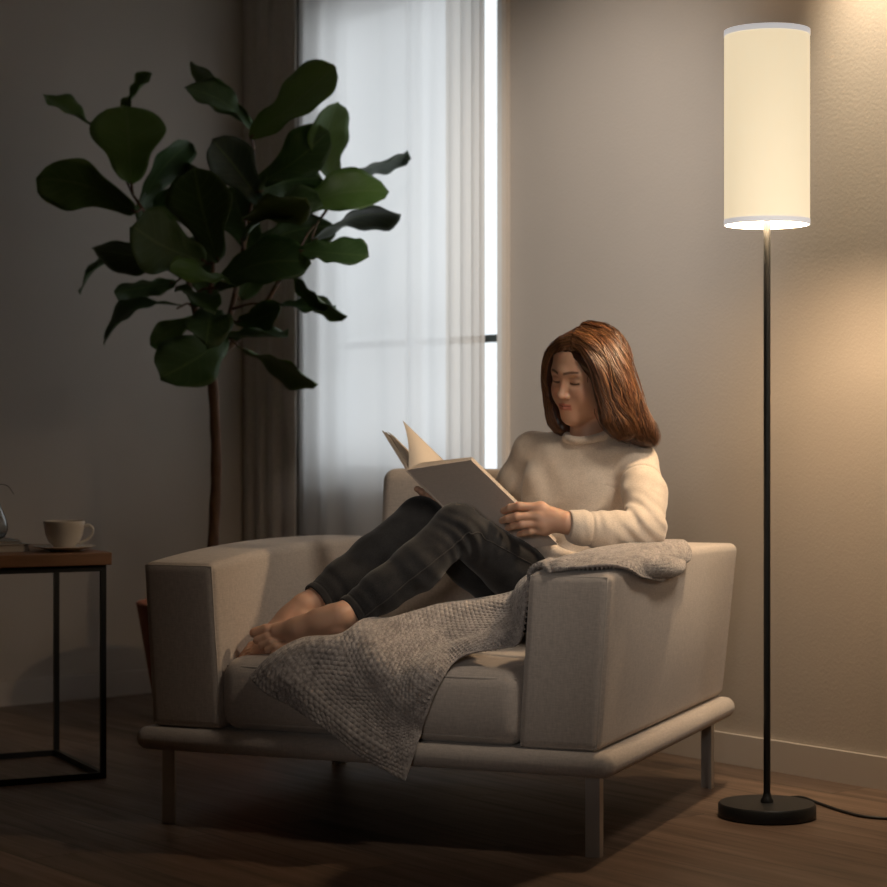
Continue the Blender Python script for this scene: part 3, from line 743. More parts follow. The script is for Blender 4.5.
def skin_col(V):
    c = np.tile(SKIN, (len(V), 1)); L = hl(V); x, y, z = L.T
    near = (np.abs(x) < .09) & (y > 0) & (z > -.13) & (z < .1)
    def mixc(w, t):
        w = (w * near)[:, None]; c[:] = c * (1 - w) + np.array(t) * w
    for s in (-1, 1):
        mixc(.30 * np.exp(-(((x - s * .038) / .018) ** 2 + ((z + .036) / .016) ** 2)) * (y > .03), (.62, .25, .18))
        bz = .0200 + .0030 * np.sin(np.clip((s * x - .010) / .034, 0, 1) * math.pi * .75) - .0     # eyebrow
        w = sstep(.0046, .0022, np.abs(z - bz) * (1 + .5 * sstep(.03, .045, s * x))) * sstep(.007, .011, s * x) * sstep(.048, .043, s * x) * (y > .04)
        mixc(w * .85, (.07, .035, .02))
        ez = -.0090 + .0018 * ((s * x - .031) / .015) ** 2                                            # lashes on the closed lid
        w = sstep(.0036, .0018, np.abs(z - ez)) * sstep(.0155, .0125, np.abs(s * x - .031)) * (y > .05)
        mixc(w * .9, (.03, .015, .01))
        w = sstep(.0045, .002, np.abs(z - .0055)) * sstep(.017, .012, np.abs(s * x - .031)) * (y > .05)
        mixc(w * .30, (.25, .12, .08))
        w = np.exp(-(((x - s * .031) / .013) ** 2 + ((z + .002) / .006) ** 2)); mixc(w * .25, (.40, .20, .14))
    lw = sstep(.023, .019, np.abs(x)) * sstep(-.0795, -.0765, z) * sstep(-.0585, -.0610, z + .15 * np.abs(x)) * (y > .07)
    mixc(lw * .85, (.50, .16, .12))
    w = sstep(.0016, .0006, np.abs(z + .0675)) * sstep(.020, .016, np.abs(x)) * (y > .07); mixc(w * .8, (.16, .04, .03))
    return c
# --- joints
LSH, RSH = np.array([.500, 5.455, .884]), np.array([.238, 5.60, .912])
LEL = np.array([.503, 5.25, .722]); LWR = PX(569, 525, 5.20)
REL = np.array([.165, 5.67, .66]); RWR = np.array([.0, 5.53, .775])
NB = np.array([.372, 5.50, .925])
lat = nrm(LSH - RSH); upv = nrm(NB - np.array([.285, 5.5, .51])); fr = nrm(np.cross(upv, lat)) ; fr = fr if fr[1] < 0 else -fr; upv = nrm(np.cross(lat, fr)); upv = upv if upv[2] > 0 else -upv
TM = np.stack([lat, fr, upv])
LHIP, RHIP = np.array([.318, 5.45, .515]), np.array([.222, 5.57, .515])
LKN = PX(457, 527, 5.22); LCF = PX(417, 567, 5.17); LHM = PX(353, 611, 5.105); LAN = PX(333, 620, 5.08)
RKN = PX(420, 519, 5.42); RCF = PX(374, 558, 5.31); RHM = PX(319, 598, 5.225); RAN = PX(298, 613, 5.20)
# --- body (skin): one continuous surface, slim under the clothes
S = Sdf()
S.chain([(*NB, .052), (*hw(0, -.022, -.075), .047), (*hw(0, -.02, -.03), .05)], .02)
S.ell((.355, 5.54, .80), (.115, .08, .13), TM, .03); S.ell((.29, 5.51, .60), (.10, .075, .14), TM, .03)
S.chain([(*RSH, .035), (*NB - np.array([0, 0, .03]), .045), (*LSH, .035)], .03)
S.chain([(*LSH, .035), (*LEL, .03), (*LWR, .0235)], .015); S.chain([(*RSH, .035), (*REL, .03), (*RWR, .023)], .015)
S.chain([(*LHIP, .05), (*LKN, .035), (*LCF, .036), (*LHM, .031), (*LAN, .026)], .02)
S.chain([(*RHIP, .05), (*RKN, .035), (*RCF, .036), (*RHM, .030), (*RAN, .026)], .02)
head_sdf(S)
# left hand: back of the hand to the camera, fingers on the cover, thumb inside
D0 = 5.215
fing = [([(541, 507.5, 5.212), (519, 506, 5.207), (510, 507.8, 5.222), (503.5, 511, 5.238)], .0104),
        ([(540, 515.5, 5.205), (517, 516.5, 5.202), (508.5, 518.5, 5.218), (502, 520.5, 5.236)], .0104),
        ([(542, 523, 5.205), (522, 524.5, 5.204), (513, 526, 5.220), (508, 528, 5.236)], .0098),
        ([(545, 530, 5.208), (531, 531.5, 5.209), (524, 533, 5.221), (519, 534.5, 5.234)], .0086)]
for pts, r in fing:
    P4 = [q4(*p, r * k) for p, k in zip(pts, (1.05, 1.0, .92, .80))]
    S.chain(P4, .004)
    S.cone(PX(565, 522, 5.204), P4[0][:3], .016, r * 1.12, .020)
S.cone(PX(553, 517, 5.212), PX(545, 524, 5.21), .019, .017, .02)
S.chain([q4(560, 516, 5.222, .015), q4(541, 510, 5.262, .013), q4(524, 508, 5.278, .0105), q4(514, 509, 5.285, .009)], .010)
# right hand under the far cover
for k, (x, y) in enumerate([(417, 489), (422, 492.5), (428, 496), (434, 499)]):
    S.chain([(*RWR, .016), q4(x + 16, y + 9, 5.50, .0095), q4(x + 5, y + 3, 5.45, .0090), q4(x, y, 5.425, .0080)], .008)
S.chain([(*RWR, .018), q4(440, 492, 5.49, .012), q4(436, 484, 5.46, .009)], .01)
# feet
def foot(S, A, fw, med, sc=1.0, curl=0.0):
    fw = nrm(fw); med = nrm(np.asarray(med) - fw * np.dot(fw, med))
    up = np.cross(fw, med); up = up if up[2] > 0 else -up
    def w(x, y, z): return A + sc * (fw * x + med * y + up * z)
    def C4(x, y, z, r): return (*w(x, y, z), r * sc)
    S.chain([C4(-.015, 0, .012, .0255), C4(.03, .003, -.008, .0255), C4(.075, .006, -.026, .0235), C4(.122, .014, -.043, .0165)], .028)
    S.chain([C4(-.002, -.004, -.012, .024), C4(.04, -.014, -.034, .023), C4(.085, -.022, -.046, .017), C4(.115, -.027, -.050, .014)], .014)
    S.chain([C4(-.016, 0, -.010, .023), C4(-.032, 0, -.040, .026), C4(.01, -.006, -.052, .022)], .02)       # heel
    S.chain([C4(.07, .012, -.042, .020), C4(.118, .028, -.050, .0165)], .02)
    S.ell(w(.0, .030, -.004), np.array([.012, .006, .011]) * sc, np.stack([fw, med, up]), .02)              # ankle bones
    S.ell(w(-.004, -.029, -.010), np.array([.012, .006, .011]) * sc, np.stack([fw, med, up]), .02)
    for (y0, x0, L, r) in ((.029, .124, .046, .0118), (.009, .128, .040, .0085), (-.005, .124, .035, .0080), (-.018, .117, .030, .0076), (-.029, .108, .026, .0074)):
        S.chain([C4(x0 - .02, y0 * .95, -.047, r * 1.05), C4(x0 + L * .45, y0, -.043 + curl, r), C4(x0 + L, y0 * 1.03, -.051 + curl, r * .98)], .0045)
foot(S, LAN, (-.97, -.08, -.13), (-.20, .62, .76), 1.13)
foot(S, RAN, (-.86, -.36, -.36), (.35, -.86, -.30), 1.08)
m, nt, out = new_mat('skin'); b = bsdf(nt, out, tuple(SKIN), .48, spec=.4)
at = nt.nodes.new('ShaderNodeAttribute'); at.attribute_name = 'Tint'; nt.links.new(at.outputs['Color'], b.inputs['Base Color'])
b.inputs['Subsurface Weight'].default_value = .25; b.inputs['Subsurface Radius'].default_value = (.012, .005, .003); b.inputs['Subsurface Scale'].default_value = .6
nz = N(nt, 'ShaderNodeTexNoise', Scale=500.0, Detail=2.0); nt.links.new(objco(nt), nz.inputs['Vector']); bump(nt, b, nz.outputs[0], .12, .0006)
BH = .0019
sdf_obj('body', S, BH, m, person, skin_col)

# --- sweater
W = Sdf()
W.ell((.356, 5.535, .785), (.150, .108, .175), TM, .03)
W.ell((.368, 5.528, .880), (.145, .082, .062), TM, .04)
W.ell((.318, 5.515, .65), (.132, .112, .13), TM, .04)
W.ell((.285, 5.495, .565), (.150, .125, .085), TM, .04)
for s in (-1, 1): W.ell(np.array([.350, 5.535, .80]) + lat * s * .062 + fr * .075, (.050, .030, .055), TM, .07)
W.chain([(*RSH, .050), (*(NB - np.array([0, 0, .022])), .055), (*LSH, .052)], .04)
LMU = (LSH + LEL) / 2 + np.array([.012, 0, .0])
W.chain([(*LSH, .055), (*LMU, .055), (*LEL, .051), (*((LEL * .5 + LWR * .5) + np.array([0, 0, -.011])), .048), (*(LWR + nrm(LEL - LWR) * .03 + np.array([0, 0, -.005])), .040), (*(LWR + nrm(LEL - LWR) * .004), .0355)], .02)
W.chain([(*RSH, .052), (.20, 5.64, .83, .053), (.175, 5.665, .74, .050), (*REL, .046), (*(RWR * .5 + REL * .5), .042), (*(RWR + nrm(REL - RWR) * .02), .034)], .02)
W.clip(LWR + nrm(LEL - LWR) * -.002, LWR - LEL, .055)
W.clip(RWR + nrm(REL - RWR) * .012, RWR - REL, .055)
# lap folds at the hem
HMV = [PX(527, 546, 5.36), PX(548, 548, 5.33), PX(575, 560, 5.33)]
W.chain([(*HMV[0], .010), (*HMV[1], .017), (*HMV[2], .022)], .02)
W.chain([q4(540, 556, 5.34, .009), q4(556, 563, 5.33, .016), q4(580, 566, 5.34, .02)], .012)
# ribbed collar
nax = nrm(hw(0, -.02, -.04) - NB)
nax = nrm(fr * .34 + np.array([0, 0, 1.0])); CE = PX(587, 434, 5.475); cu = nrm(np.cross(nax, (0, 1, 0))); cv = np.cross(nax, cu)
ring = [CE + .0535 * (cu * math.cos(a) + cv * math.sin(a)) for a in np.linspace(0, 2 * math.pi, 41)]
for a, b_ in zip(ring[:-1], ring[1:]): W.cone(a, b_, .0085, .0085, .007)
W.ell(CE + nax * .03, (.044, .044, .035), k=.006, op=1)
def folds(P):
    d = np.zeros(len(P))
    def wave(c, R, dirv, n, amp, curve=0.0, across=None):
        q = P - np.asarray(c); w = np.exp(-(q ** 2).sum(1) / R ** 2); u = q @ nrm(dirv)
        if across is not None: u = u + curve * (q @ nrm(across)) ** 2
        return w * amp * np.sin(u * n)
    d += wave(LEL + np.array([-.02, -.02, .01]), .065, (.75, 0, .65), 190, .0045, 5, (0, 1, 0))
    d += wave(LEL + np.array([-.09, 0, .0]), .055, (.95, 0, .3), 170, .0032)
    d += wave(LWR + np.array([.05, 0, 0]), .035, (1, 0, .2), 260, .0020)
    d += wave(LMU, .07, (.4, .3, .9), 95, .0028)
    d += wave((.42, 5.42, .76), .08, (.75, 0, -.66), 85, .0075, 3, (.66, 0, .75))
    d += wave((.33, 5.41, .70), .10, (.5, 0, -.85), 75, .0070, 3, (.85, 0, .5))
    d += wave((.25, 5.48, .84), .07, (.9, 0, .4), 80, .0045)
    d += wave((.30, 5.40, .60), .08, (.4, 0, .9), 110, .0065, 4, (.9, 0, -.4))
    # drop-shoulder seam on the near sleeve
    sp_ = LSH * .72 + LEL * .28; n_ = nrm(LEL - LSH); q = P - sp_
    d += .0035 * np.exp(-((q @ n_) / .0035) ** 2) * (np.linalg.norm(q, axis=1) < .085)
    a_ = LWR + nrm(LEL - LWR) * .052; n_ = nrm(LEL - LWR); q = P - a_
    d += .0026 * np.exp(-((q @ n_) / .0035) ** 2) * (np.linalg.norm(q, axis=1) < .055)
    return d
W.disp = folds
m, nt, out = new_mat('cream_knit'); b = bsdf(nt, out, (.60, .52, .425), .95, spec=.15, sheen=.4)
n1 = N(nt, 'ShaderNodeTexNoise', Scale=330.0, Detail=3.0); nt.links.new(objco(nt), n1.inputs['Vector'])
n2 = N(nt, 'ShaderNodeTexNoise', Scale=45.0, Detail=2.0); nt.links.new(objco(nt), n2.inputs['Vector'])
hh = math_n(nt, 'ADD', math_n(nt, 'MULTIPLY', n1.outputs[0], .7), math_n(nt, 'MULTIPLY', n2.outputs[0], .3))
r = ramp(nt, hh, [(.35, (.60, .51, .42)), (.65, (.76, .65, .545))]); nt.links.new(r.outputs[0], b.inputs['Base Color'])
bump(nt, b, n1.outputs[0], .5, .0014)
CH_ = BH * 1.15
sdf_obj('sweater', W, CH_, m, person)

# --- jeans
J = Sdf()
J.ell((.272, 5.515, .535), (.140, .110, .095), TM, .03)
LTH = LHIP * .5 + LKN * .5 + np.array([0, 0, -.004]); RTH = RHIP * .5 + RKN * .5
J.chain([(*LHIP, .084), (*LTH, .073), (*LKN, .056), (*LCF, .059), (*(LCF * .45 + LHM * .55), .0505), (*LHM, .0415)], .02)
J.chain([(*RHIP, .082), (*RTH, .072), (*RKN, .055), (*RCF, .057), (*(RCF * .45 + RHM * .55), .050), (*RHM, .041)], .02)
for A, Hm, Cf in ((LAN, LHM, LCF), (RAN, RHM, RCF)):
    ax = nrm(Hm - Cf); e = Hm + ax * .010
    J.cone(e - ax * .016, e, .0425, .0428, .002)
    J.clip(e, ax, .07)
    J.cone(e - ax * .006, e + ax * .03, .0375, .0375, .001, 1)
def jf(P):
    d = np.zeros(len(P))
    def wave(c, R, dirv, n, amp, ac=None, cu_=0):
        q = P - np.asarray(c); w = np.exp(-(q ** 2).sum(1) / R ** 2); u = q @ nrm(dirv)
        if ac is not None: u = u + cu_ * (q @ nrm(ac)) ** 2
        return w * amp * np.sin(u * n)
    kp = PX(466, 540, 5.19)
    d += wave(kp, .055, (.85, 0, .5), 200, .0042, (-.5, 0, .85), 6)
    d += wave(LHM + nrm(LCF - LHM) * .04, .05, nrm(LCF - LHM), 190, .0018)
    d += wave(RHM + nrm(RCF - RHM) * .04, .05, nrm(RCF - RHM), 190, .0018)
    d += wave(PX(420, 575, 5.13), .07, (.72, 0, .69), 140, .0016)
    d += wave(PX(530, 570, 5.33), .08, (.3, 0, .95), 120, .0032)
    for Hm, Cf in ((LHM, LCF), (RHM, RCF)):
        ax = nrm(Hm - Cf); q = P - (Hm - ax * .010)
        d += .0018 * np.exp(-((q @ ax) / .0022) ** 2) * (np.linalg.norm(q, axis=1) < .06)
    return d
J.disp = jf
m, nt, out = new_mat('charcoal_denim'); b = bsdf(nt, out, (.04, .04, .042), .9, spec=.15, sheen=.15)
n1 = N(nt, 'ShaderNodeTexNoise', Scale=420.0, Detail=2.0); nt.links.new(objco(nt), n1.inputs['Vector'])
n2 = N(nt, 'ShaderNodeTexNoise', Scale=22.0, Detail=3.0); nt.links.new(objco(nt), n2.inputs['Vector'])
hh = math_n(nt, 'ADD', math_n(nt, 'MULTIPLY', n1.outputs[0], .5), math_n(nt, 'MULTIPLY', n2.outputs[0], .5))
r = ramp(nt, hh, [(.35, (.016, .016, .0175)), (.65, (.038, .037, .038))]); nt.links.new(r.outputs[0], b.inputs['Base Color'])
bump(nt, b, n1.outputs[0], .35, .001); M_DEN = m
jo, JV = sdf_obj('jeans', J, CH_, m, person)
def snap(S_, P, off=0.0, it=5):
    P = np.asarray(P, float).copy()
    for _ in range(it): P -= S_.grad(P) * (S_.ev(P) - off)[:, None]
    return P
M_SEAM = plain('denim_seam_thread', (.045, .041, .04), .9)
sm = crom([PX(364, 620, 5.07), PX(392, 597, 5.08), PX(426, 568, 5.11), PX(456, 547, 5.14), PX(468, 537, 5.15), PX(480, 534, 5.16), PX(505, 548, 5.22), PX(535, 568, 5.30)], 90)
sm = snap(J, sm, .0004)
mesh_obj('side_seam', *tube(sm, .0016, 6), M_SEAM, jo)

# --- hair
Hs = Sdf()
Hs.ell(hw(0, -.022, .034), (.082, .102, .083), HM, .02)
Hs.ell(hw(0, .028, .052), (.067, .052, .060), HM, .01)
Hs.ell(hw(.050, .030, .046), (.033, .048, .046), HM, .02)
inner = [q4(588, 344, 5.385, .013), q4(600, 372, 5.375, .019), q4(607, 399, 5.375, .021), q4(613, 420, 5.375, .026), q4(624, 432, 5.375, .022)]
outer = [q4(600, 348, 5.43, .034), q4(609, 370, 5.42, .039), q4(616, 393, 5.41, .041), q4(624, 414, 5.41, .038), q4(637, 429, 5.41, .027), q4(651, 440, 5.41, .014)]
Hs.chain(crom(inner, 13), .02); Hs.chain(crom(outer, 14), .03)
Hs.chain([(*hw(.01, -.075, .0), .058), (*hw(.02, -.075, -.08), .055), (*hw(.03, -.07, -.15), .045)], .03)
Hs.ell(hw(.002, .108, -.024), (.063, .066, .082), HM, .006, 1)
for q in (-.030, -.015, 0, .015, .030): Hs.ell(hw(q, .104, -.006 - 2.5 * q * q), (.031, .062, .066), HM, .010, 1)
rside = [q4(561, 342, 5.44, .010), q4(550, 355, 5.48, .011), q4(547.5, 376, 5.50, .012), q4(549, 394, 5.51, .012), q4(553, 410, 5.50, .015), q4(557, 422, 5.50, .018), q4(566, 431, 5.50, .016)]
Hs.chain(crom(rside, 22), .012)
Hs.disp = lambda P: .0005 * np.sin(P[:, 0] * 260 + 9 * np.sin(P[:, 2] * 22))
m, nt, out = new_mat('auburn_hair'); b = bsdf(nt, out, (.14, .05, .02), .36, spec=.45)
at = nt.nodes.new('ShaderNodeAttribute'); at.attribute_name = 'Tint'; nt.links.new(at.outputs['Color'], b.inputs['Base Color'])
b.inputs['Anisotropic'].default_value = .5
hair, _ = sdf_obj('hair', Hs, .0021, m, person, lambda V: np.tile([.045, .017, .008], (len(V), 1)))
hr = np.random.default_rng(4); hb = MB()
def strands(GA, GB, n, seg, off, wamp, r0, spread=.0028, lift=(0, .006)):
    GA, GB = crom(GA, seg), crom(GB, seg)
    for i in range(n):
        s = hr.uniform(0, 1); G = GA * (1 - s) + GB * s; t = np.linspace(0, 1, seg)
        G = G + hr.normal(0, spread, 3) * np.linspace(.3, 1, seg)[:, None]
        G = snap(Hs, G, 0, 3)
        g = Hs.grad(G); lf_ = hr.uniform(*lift)
        side = np.cross(g, np.gradient(G, axis=0)); side /= np.linalg.norm(side, axis=1, keepdims=True) + 1e-9
        ph = s * 8 + hr.normal(0, .3); L = hr.uniform(.80, 1.0)
        G = G + g * (off + lf_) + side * (wamp * t ** 1.5 * np.sin(t * 9 + ph))[:, None] + g * (wamp * .6 * t ** 1.5 * np.cos(t * 8 + ph))[:, None]
        kk = max(4, int(seg * L)); G = G[:kk]
        c = np.array([.118, .050, .021]) * hr.uniform(.25, 2.0) * np.array([1, hr.uniform(.9, 1.12), 1])
        tt = np.linspace(0, 1, kk); rr = r0 * hr.uniform(.7, 1.3) * (1 - .8 * tt ** 3)
        V_, F_ = tube(G, rr, 4, caps=False); hb.add(V_, F_, col=c)
part0 = hw(.012, .066, .098)
def px3(L): return [PX(*p) for p in L]
gi = px3([(568, 345, 5.37), (579, 350, 5.36), (589, 366, 5.35), (596, 387, 5.35), (603, 409, 5.35), (608, 430, 5.35), (620, 438, 5.35)])
gm = px3([(571, 335, 5.38), (588, 347, 5.36), (602, 368, 5.36), (611, 392, 5.36), (618, 412, 5.35), (628, 430, 5.36), (642, 443, 5.36)])
go = px3([(583, 327, 5.47), (605, 336, 5.45), (621, 357, 5.43), (631, 385, 5.42), (640, 410, 5.41), (648, 431, 5.40), (660, 450, 5.39)])
gb = px3([(598, 330, 5.55), (617, 345, 5.53), (630, 368, 5.50), (639, 395, 5.48), (647, 420, 5.47), (655, 438, 5.46), (664, 455, 5.44)])
strands(gi, gm, 620, 26, .0005, .0080, .0011)
strands(gm, go, 700, 26, .0005, .0085, .0011)
strands(go, gb, 260, 26, .0005, .0085, .0011, spread=.006)
strands(gm, gb, 110, 26, .0005, .012, .0009, spread=.009, lift=(.001, .012))
ra_ = px3([(568, 345, 5.38), (557, 347, 5.40), (550, 355, 5.45), (546, 376, 5.48), (549, 396, 5.46), (552, 412, 5.47), (558, 428, 5.47), (567, 436, 5.46)])
rb_ = px3([(571, 333, 5.40), (556, 338, 5.44), (547, 354, 5.49), (543, 376, 5.51), (545, 392, 5.50), (548, 408, 5.50), (552, 424, 5.50), (562, 434, 5.49)])
strands(ra_, rb_, 300, 26, .0003, .0022, .0010, spread=.002, lift=(0, .002))
rc_ = px3([(583, 325, 5.47), (560, 333, 5.49), (548, 350, 5.51), (543, 374, 5.52), (545, 392, 5.52), (548, 408, 5.52), (552, 424, 5.52), (562, 434, 5.51)])
strands(rb_, rc_, 200, 26, .0003, .0022, .0010, spread=.002, lift=(0, .002))
ha_ = px3([(552, 353, 5.43), (555, 345, 5.41), (563, 339, 5.40), (574, 332, 5.42)]); hc_ = px3([(566, 349, 5.375), (567, 343, 5.375), (571, 337, 5.39), (578, 331, 5.42)])
hd_ = px3([(580, 352, 5.36), (577, 345, 5.37), (578, 338, 5.39), (584, 331, 5.42)])
strands(ha_, hc_, 150, 12, .0008, 0, .0012, spread=.0012, lift=(0, .001)); strands(hc_, hd_, 120, 12, .0008, 0, .0012, spread=.0012, lift=(0, .001))
hb.build('hair_strands', m, hair)

# ------------------------------------------------------------------ the open book
S1, S2 = PX(406, 470, 5.33), PX(492, 553, 5.38)
N1, N2 = PX(471, 460, 5.24), PX(555.5, 541, 5.29)
F1 = PX(382, 431, 5.45)
sv = S2 - S1; n1 = N1 - S1; f1 = F1 - S1; sh = nrm(sv)
nn = nrm(n1 - sh * (n1 @ sh)); ff = nrm(f1 - sh * (f1 @ sh))
up_n = nrm(np.cross(nn, sh)); up_n = up_n if up_n @ ff > 0 else -up_n       # from the near board into the book
up_f = nrm(np.cross(ff, sh)); up_f = up_f if up_f @ nn > 0 else -up_f
book = tag(empty('open_book', tuple(S1)), 'open hardback book with plain grey brown cover, held on the reading woman\'s knees', 'book')
def sheet(prof, t0, t1, nt_=6, th=None):
    """a ruled sheet along the spine direction from a cross-section of points"""
    prof = np.asarray(prof, float); V = []; n = len(prof)
    for t in np.linspace(t0, t1, nt_):
        V.append(prof + sv * t)
    V = np.vstack(V) - S1
    Fc = [(j*n+i, j*n+i+1, (j+1)*n+i+1, (j+1)*n+i) for j in range(nt_ - 1) for i in range(n - 1)]
    return V, Fc
def solid(prof_closed, t0, t1):
    P = np.asarray(prof_closed, float); n = len(P); V = np.vstack([P + sv * t0, P + sv * t1]) - S1
    Fc = [(i, (i+1) % n, n + (i+1) % n, n + i) for i in range(n)] + [tuple(range(n))[::-1], tuple(range(n, 2*n))]
    return V, Fc
M_COV = mat_fabric('book_cloth_cover', (.58, .50, .44), 500, .06, .15, rough=.65, sheen=0)
m, nt, out = new_mat('page_paper'); b = bsdf(nt, out, (.66, .57, .47), .85, spec=.2); M_PG = m
m, nt, out = new_mat('page_edges'); b = bsdf(nt, out, (.6, .5, .4), .85, spec=.2)
wv = nt.nodes.new('ShaderNodeTexWave'); wv.inputs['Scale'].default_value = 160; wv.inputs['Distortion'].default_value = .4
nt.links.new(objco(nt), wv.inputs[0]); r = ramp(nt, wv.outputs[0], [(.2, (.38, .31, .25)), (.7, (.66, .57, .48))]); nt.links.new(r.outputs[0], b.inputs['Base Color']); M_EDGE = m
wn, wf = np.linalg.norm(n1), np.linalg.norm(f1)
T = .0028
mb = MB()
mb.add(*solid([S1, S1 + n1, S1 + n1 + up_n * T, S1 + up_n * T], 0, 1))
mb.add(*solid([S1, S1 + up_f * T, S1 + f1 + up_f * T, S1 + f1], 0, 1))
sp0 = [S1 - ff * .002 - nn * .0, S1 - (up_n + up_f) * .002, S1 - nn * .002, S1 + nn * .004 + up_n * .003, S1 + ff * .004 + up_f * .003]
mb.add(*solid(sp0, 0, 1))
mb.build('cover', M_COV, book, smooth=False)
def near_top(k, w=.965, q=18):      # k: height scale of the page block
    t = np.linspace(0, 1, q); return [S1 + n1 * (w * a) + up_n * (T + .0005 + k * (.028 * (1 - (1 - min(1, a / .18)) ** 2) * (1 - .45 * a))) for a in t]
def far_top(k, w=.96, q=18):
    t = np.linspace(0, 1, q); return [S1 + f1 * (w * a) + up_f * (T + .0005 + k * (.016 * (1 - (1 - min(1, a / .2)) ** 2) * (1 - .5 * a))) for a in t]
a_, b_ = near_top(1), near_top(0)
mb = MB(); mb.add(*solid(a_ + b_[::-1], .012, .988)); mb.build('pages', M_EDGE, book, smooth=False)
a_, b_ = far_top(.5), far_top(0)
mb = MB(); mb.add(*solid(a_ + b_[::-1], .012, .988)); mb.build('pages', M_EDGE, book, smooth=False)
# leaves that stand up from the spine
def leaf(endpx, D, sag, mat=M_PG):
    e = PX(*endpx, D) - S1; q = 16; t = np.linspace(0, 1, q); sd = nrm(nn + ff * .2)
    return sheet([S1 + (up_n + up_f) * .003 + e * a + sd * sag * math.sin(math.pi * a) for a in t], .012, .988)
V, Fc = leaf((400.5, 421), 5.40, .010); pg = mesh_obj('loose_page', V, Fc, M_PG, book); pg.modifiers.new('t', 'SOLIDIFY').thickness = .0004
for (ex, ey, D, sg) in ((385, 431.5, 5.445, .004), (387.5, 433, 5.44, .006), (390, 435, 5.435, .007)):
    V, Fc = leaf((ex, ey), D, sg); pg = mesh_obj('loose_page', V, Fc, M_PG, book); pg.modifiers.new('t', 'SOLIDIFY').thickness = .0004
V, Fc = sheet(near_top(1.18, .955), .014, .985); pg = mesh_obj('loose_page', V, Fc, M_PG, book); pg.modifiers.new('t', 'SOLIDIFY').thickness = .0004

# ------------------------------------------------------------------ knitted throw
from mathutils.bvhtree import BVHTree
bpy.context.view_layer.update(); dg = bpy.context.evaluated_depsgraph_get()
CHM = [o for o in COL.objects if o.type == 'MESH' and o.parent == chair and o.name.split('.')[0] in ('armrest', 'seat_cushion', 'base_platform')]
TREES = []
for o in CHM:
    mw = o.matrix_world; TREES.append(BVHTree.FromPolygons([mw @ v.co for v in o.data.vertices], [list(p.vertices) for p in o.data.polygons]))
def CP(x, y, D=None, lift=.014):       # a point of the cloth; without a distance it lies on the armchair there
    if D is not None: return PX(x, y, D)
    o_ = Vector((0, 0, CAMZ)); dr = Vector(tuple(PX(x, y, 1.0) - np.array([0, 0, CAMZ]))).normalized(); best = None
    for t_ in TREES:
        h_ = t_.ray_cast(o_, dr)
        if h_[0] is not None and (best is None or h_[3] < best[3]): best = h_
    if best is None: return PX(x, y, (CAMZ - .672) * F / (y - HY))
    return np.array(best[0] + best[1] * lift * .3) - np.array(dr) * lift
CT = [
 [(683,551,5.32),(684,555,5.26),(679,563,None,.014),(668,572,None,.016),(656,581,None,.006)],
 [(664,550,5.32),(664,554,5.22),(656,562,None,.022),(646,571,None,.020),(640,577,None,.006)],
 [(628,552,5.18),(624,556,5.06),(617,561,None,.024),(612,567,None,.020),(608,572,None,.006)],
 [(590,556,5.03),(585,560,4.95),(580,564,None,.024),(575,569,None,.018),(570,574,None,.006)],
 [(561,566,None,.016),(558,568,None,.020),(556,570,None,.018),(554,572,None,.012),(552,574,None,.005)],
 [(541,573,4.95),(539,576,4.92),(537,579,4.89),(536,582,4.87),(535,585,4.85)],
 [(524,585,5.00),(522,591,4.95),(523,598,4.91),(526,606,4.87),(529,614,4.845)],
 [(514,596,5.08),(512,606,4.98),(515,618,4.92),(520,630,4.87),(524,641,4.845)],
 [(476,602,5.20),(480,612,5.06),(486,626,4.96),(496,639,4.89),(508,649,4.865)],
 [(438,605,5.24),(440,620,5.08),(444,638,4.98),(453,652,4.91),(463,660,4.875)],
 [(398,617,5.16),(400,632,5.04),(408,654,4.93),(424,673,4.85),(440,684)],
 [(365,619,5.07),(368,642,4.98),(384,670,4.89),(407,697,4.85),(428,712)],
 [(340,635,5.025),(346,654,4.965),(366,686,4.91),(396,714,4.865),(422,730)],
 [(302,640,5.02),(312,662,4.975),(342,697,4.93),(384,730,4.875),(417,748,4.845)],
 [(271,658,5.02),(290,680,4.97),(326,711,4.93),(372,746,4.87),(411,766,4.84)],
 [(252,679),(284,699),(325,728,4.925),(366,756,4.875),(406,781,4.835)]]
G = np.array([[CP(*p) for p in row] for row in CT])
NU, NV = 840, 200
A = np.stack([crom(G[:, j], NU) for j in range(5)], 1)
# even out the spacing along the cloth
cl = A[:, 2]; L = np.concatenate([[0], np.cumsum(np.linalg.norm(np.diff(cl, axis=0), axis=1))])
tt = np.interp(np.linspace(0, L[-1], NU), L, np.arange(NU)); i0 = np.clip(tt.astype(int), 0, NU - 2); fr_ = (tt - i0)[:, None, None]
A = A[i0] * (1 - fr_) + A[i0 + 1] * fr_
Bq = np.stack([crom(A[i], NV) for i in range(NU)], 0)
def gnorm(Bq):
    du = np.gradient(Bq, axis=0); dv = np.gradient(Bq, axis=1); n = np.cross(du, dv)
    n /= np.linalg.norm(n, axis=2, keepdims=True) + 1e-12
    return n * np.where((n @ np.array([0, -.8, .6]))[..., None].mean() < 0, -1, 1)
nm = gnorm(Bq)
u = np.linspace(0, 1, NU)[:, None]; v = np.linspace(0, 1, NV)[None, :]
band = 1 - sstep(.40, .62, u)
edge = np.sin(np.pi * np.clip(v, 0, 1)) ** .5
dsp = band * (.004 + .009 * (1 - sstep(.10, .24, u))) * np.sin(v * 2 * math.pi * 1.6 + 1.2 + 2.0 * u) * edge
w2 = sstep(.5, .72, u)
dsp = dsp + w2 * .011 * np.sin(v * 2 * math.pi * 1.7 - .6 + 2.2 * (u - .6) + .8 * np.sin(6 * u)) * (1 - .55 * sstep(.5, 1, v)) 
dsp = dsp + w2 * .006 * np.sin(v * 2 * math.pi * 3.4 + 5 * u) * (1 - sstep(.35, .8, v))
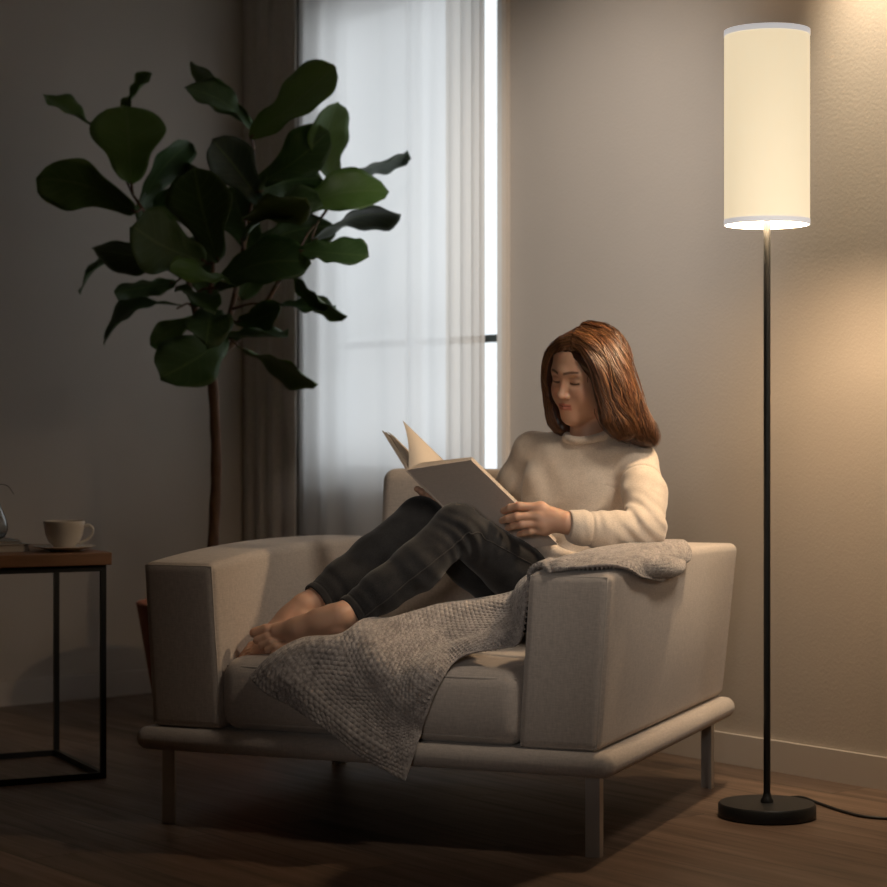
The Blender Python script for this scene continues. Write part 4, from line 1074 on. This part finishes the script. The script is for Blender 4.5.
Bq = Bq + nm * dsp[..., None] + nm * .006
V0 = Bq.reshape(-1, 3)
for t_ in TREES:            # keep the cloth outside the armchair
    for i_ in range(len(V0)):
        c_, n_, _, d_ = t_.find_nearest(Vector(V0[i_]), .05)
        if c_ is not None:
            q_ = (Vector(V0[i_]) - c_).dot(n_)
            if q_ < .0115: V0[i_] = V0[i_] + np.array(n_) * (.0115 - q_)
Bq = V0.reshape(NU, NV, 3)
for _ in range(14): Bq[1:-1, 1:-1] = (Bq[1:-1, 1:-1] * 2 + Bq[2:, 1:-1] + Bq[:-2, 1:-1] + Bq[1:-1, 2:] + Bq[1:-1, :-2]) / 6
nm = gnorm(Bq)
# moss stitch: offset rows of small holes between raised loops
LU = np.concatenate([[0], np.cumsum(np.linalg.norm(np.diff(Bq[:, NV // 2], axis=0), axis=1))])[:, None] + 0 * v
wd = np.linalg.norm(np.diff(Bq, axis=1), axis=2).sum(1); kw = np.ones(81) / 81; wd = np.convolve(np.pad(wd, 40, mode='edge'), kw, mode='valid')[:, None]
rb = LU / .0112; row = np.floor(rb); ca = (v - .5) * wd / .0150 + .5 * (row % 2)
da = (ca - np.floor(ca) - .5); db = (rb - row - .5)
hole = np.exp(-((da / .25) ** 2 + (db / .34) ** 2) ** 1.2)
ridge = .25 * np.cos(2 * math.pi * db)
st = 1 - hole * sstep(.01, .05, v) * sstep(.01, .05, 1 - v)
Bq = Bq + nm * (st * .0095 - .006)[..., None]
tint = (.40 + .0 * st)[..., None] * np.array([1.0, .885, .82]) * (1 + .16 * rng.standard_normal((NU, NV, 1)) * .9 + 0 * st[..., None])
cell = np.sin(row * 127.1 + np.floor(ca) * 311.7) * 43758.5453; cell = cell - np.floor(cell)
tint = tint * (.72 + .50 * cell)[..., None]
V = Bq.reshape(-1, 3)
I = np.arange(NU * NV).reshape(NU, NV)
Fc = np.stack([I[:-1, :-1], I[:-1, 1:], I[1:, 1:], I[1:, :-1]], -1).reshape(-1, 4)
m, nt, out = new_mat('grey_brown_wool'); b = bsdf(nt, out, (.24, .21, .19), .95, spec=.1, sheen=.35)
at = nt.nodes.new('ShaderNodeAttribute'); at.attribute_name = 'Tint'; nt.links.new(at.outputs['Color'], b.inputs['Base Color'])
nz = N(nt, 'ShaderNodeTexNoise', Scale=700.0, Detail=2.0); nt.links.new(objco(nt), nz.inputs['Vector']); bump(nt, b, nz.outputs[0], .4, .001)
th = mesh_obj('knitted_throw', V, Fc, m, col=np.clip(tint.reshape(-1, 3), 0, 1))
md = th.modifiers.new('t', 'SOLIDIFY'); md.thickness = .006; md.offset = -1
tag(th, 'chunky grey brown knitted throw blanket draped from the armrest over the seat', 'blanket')
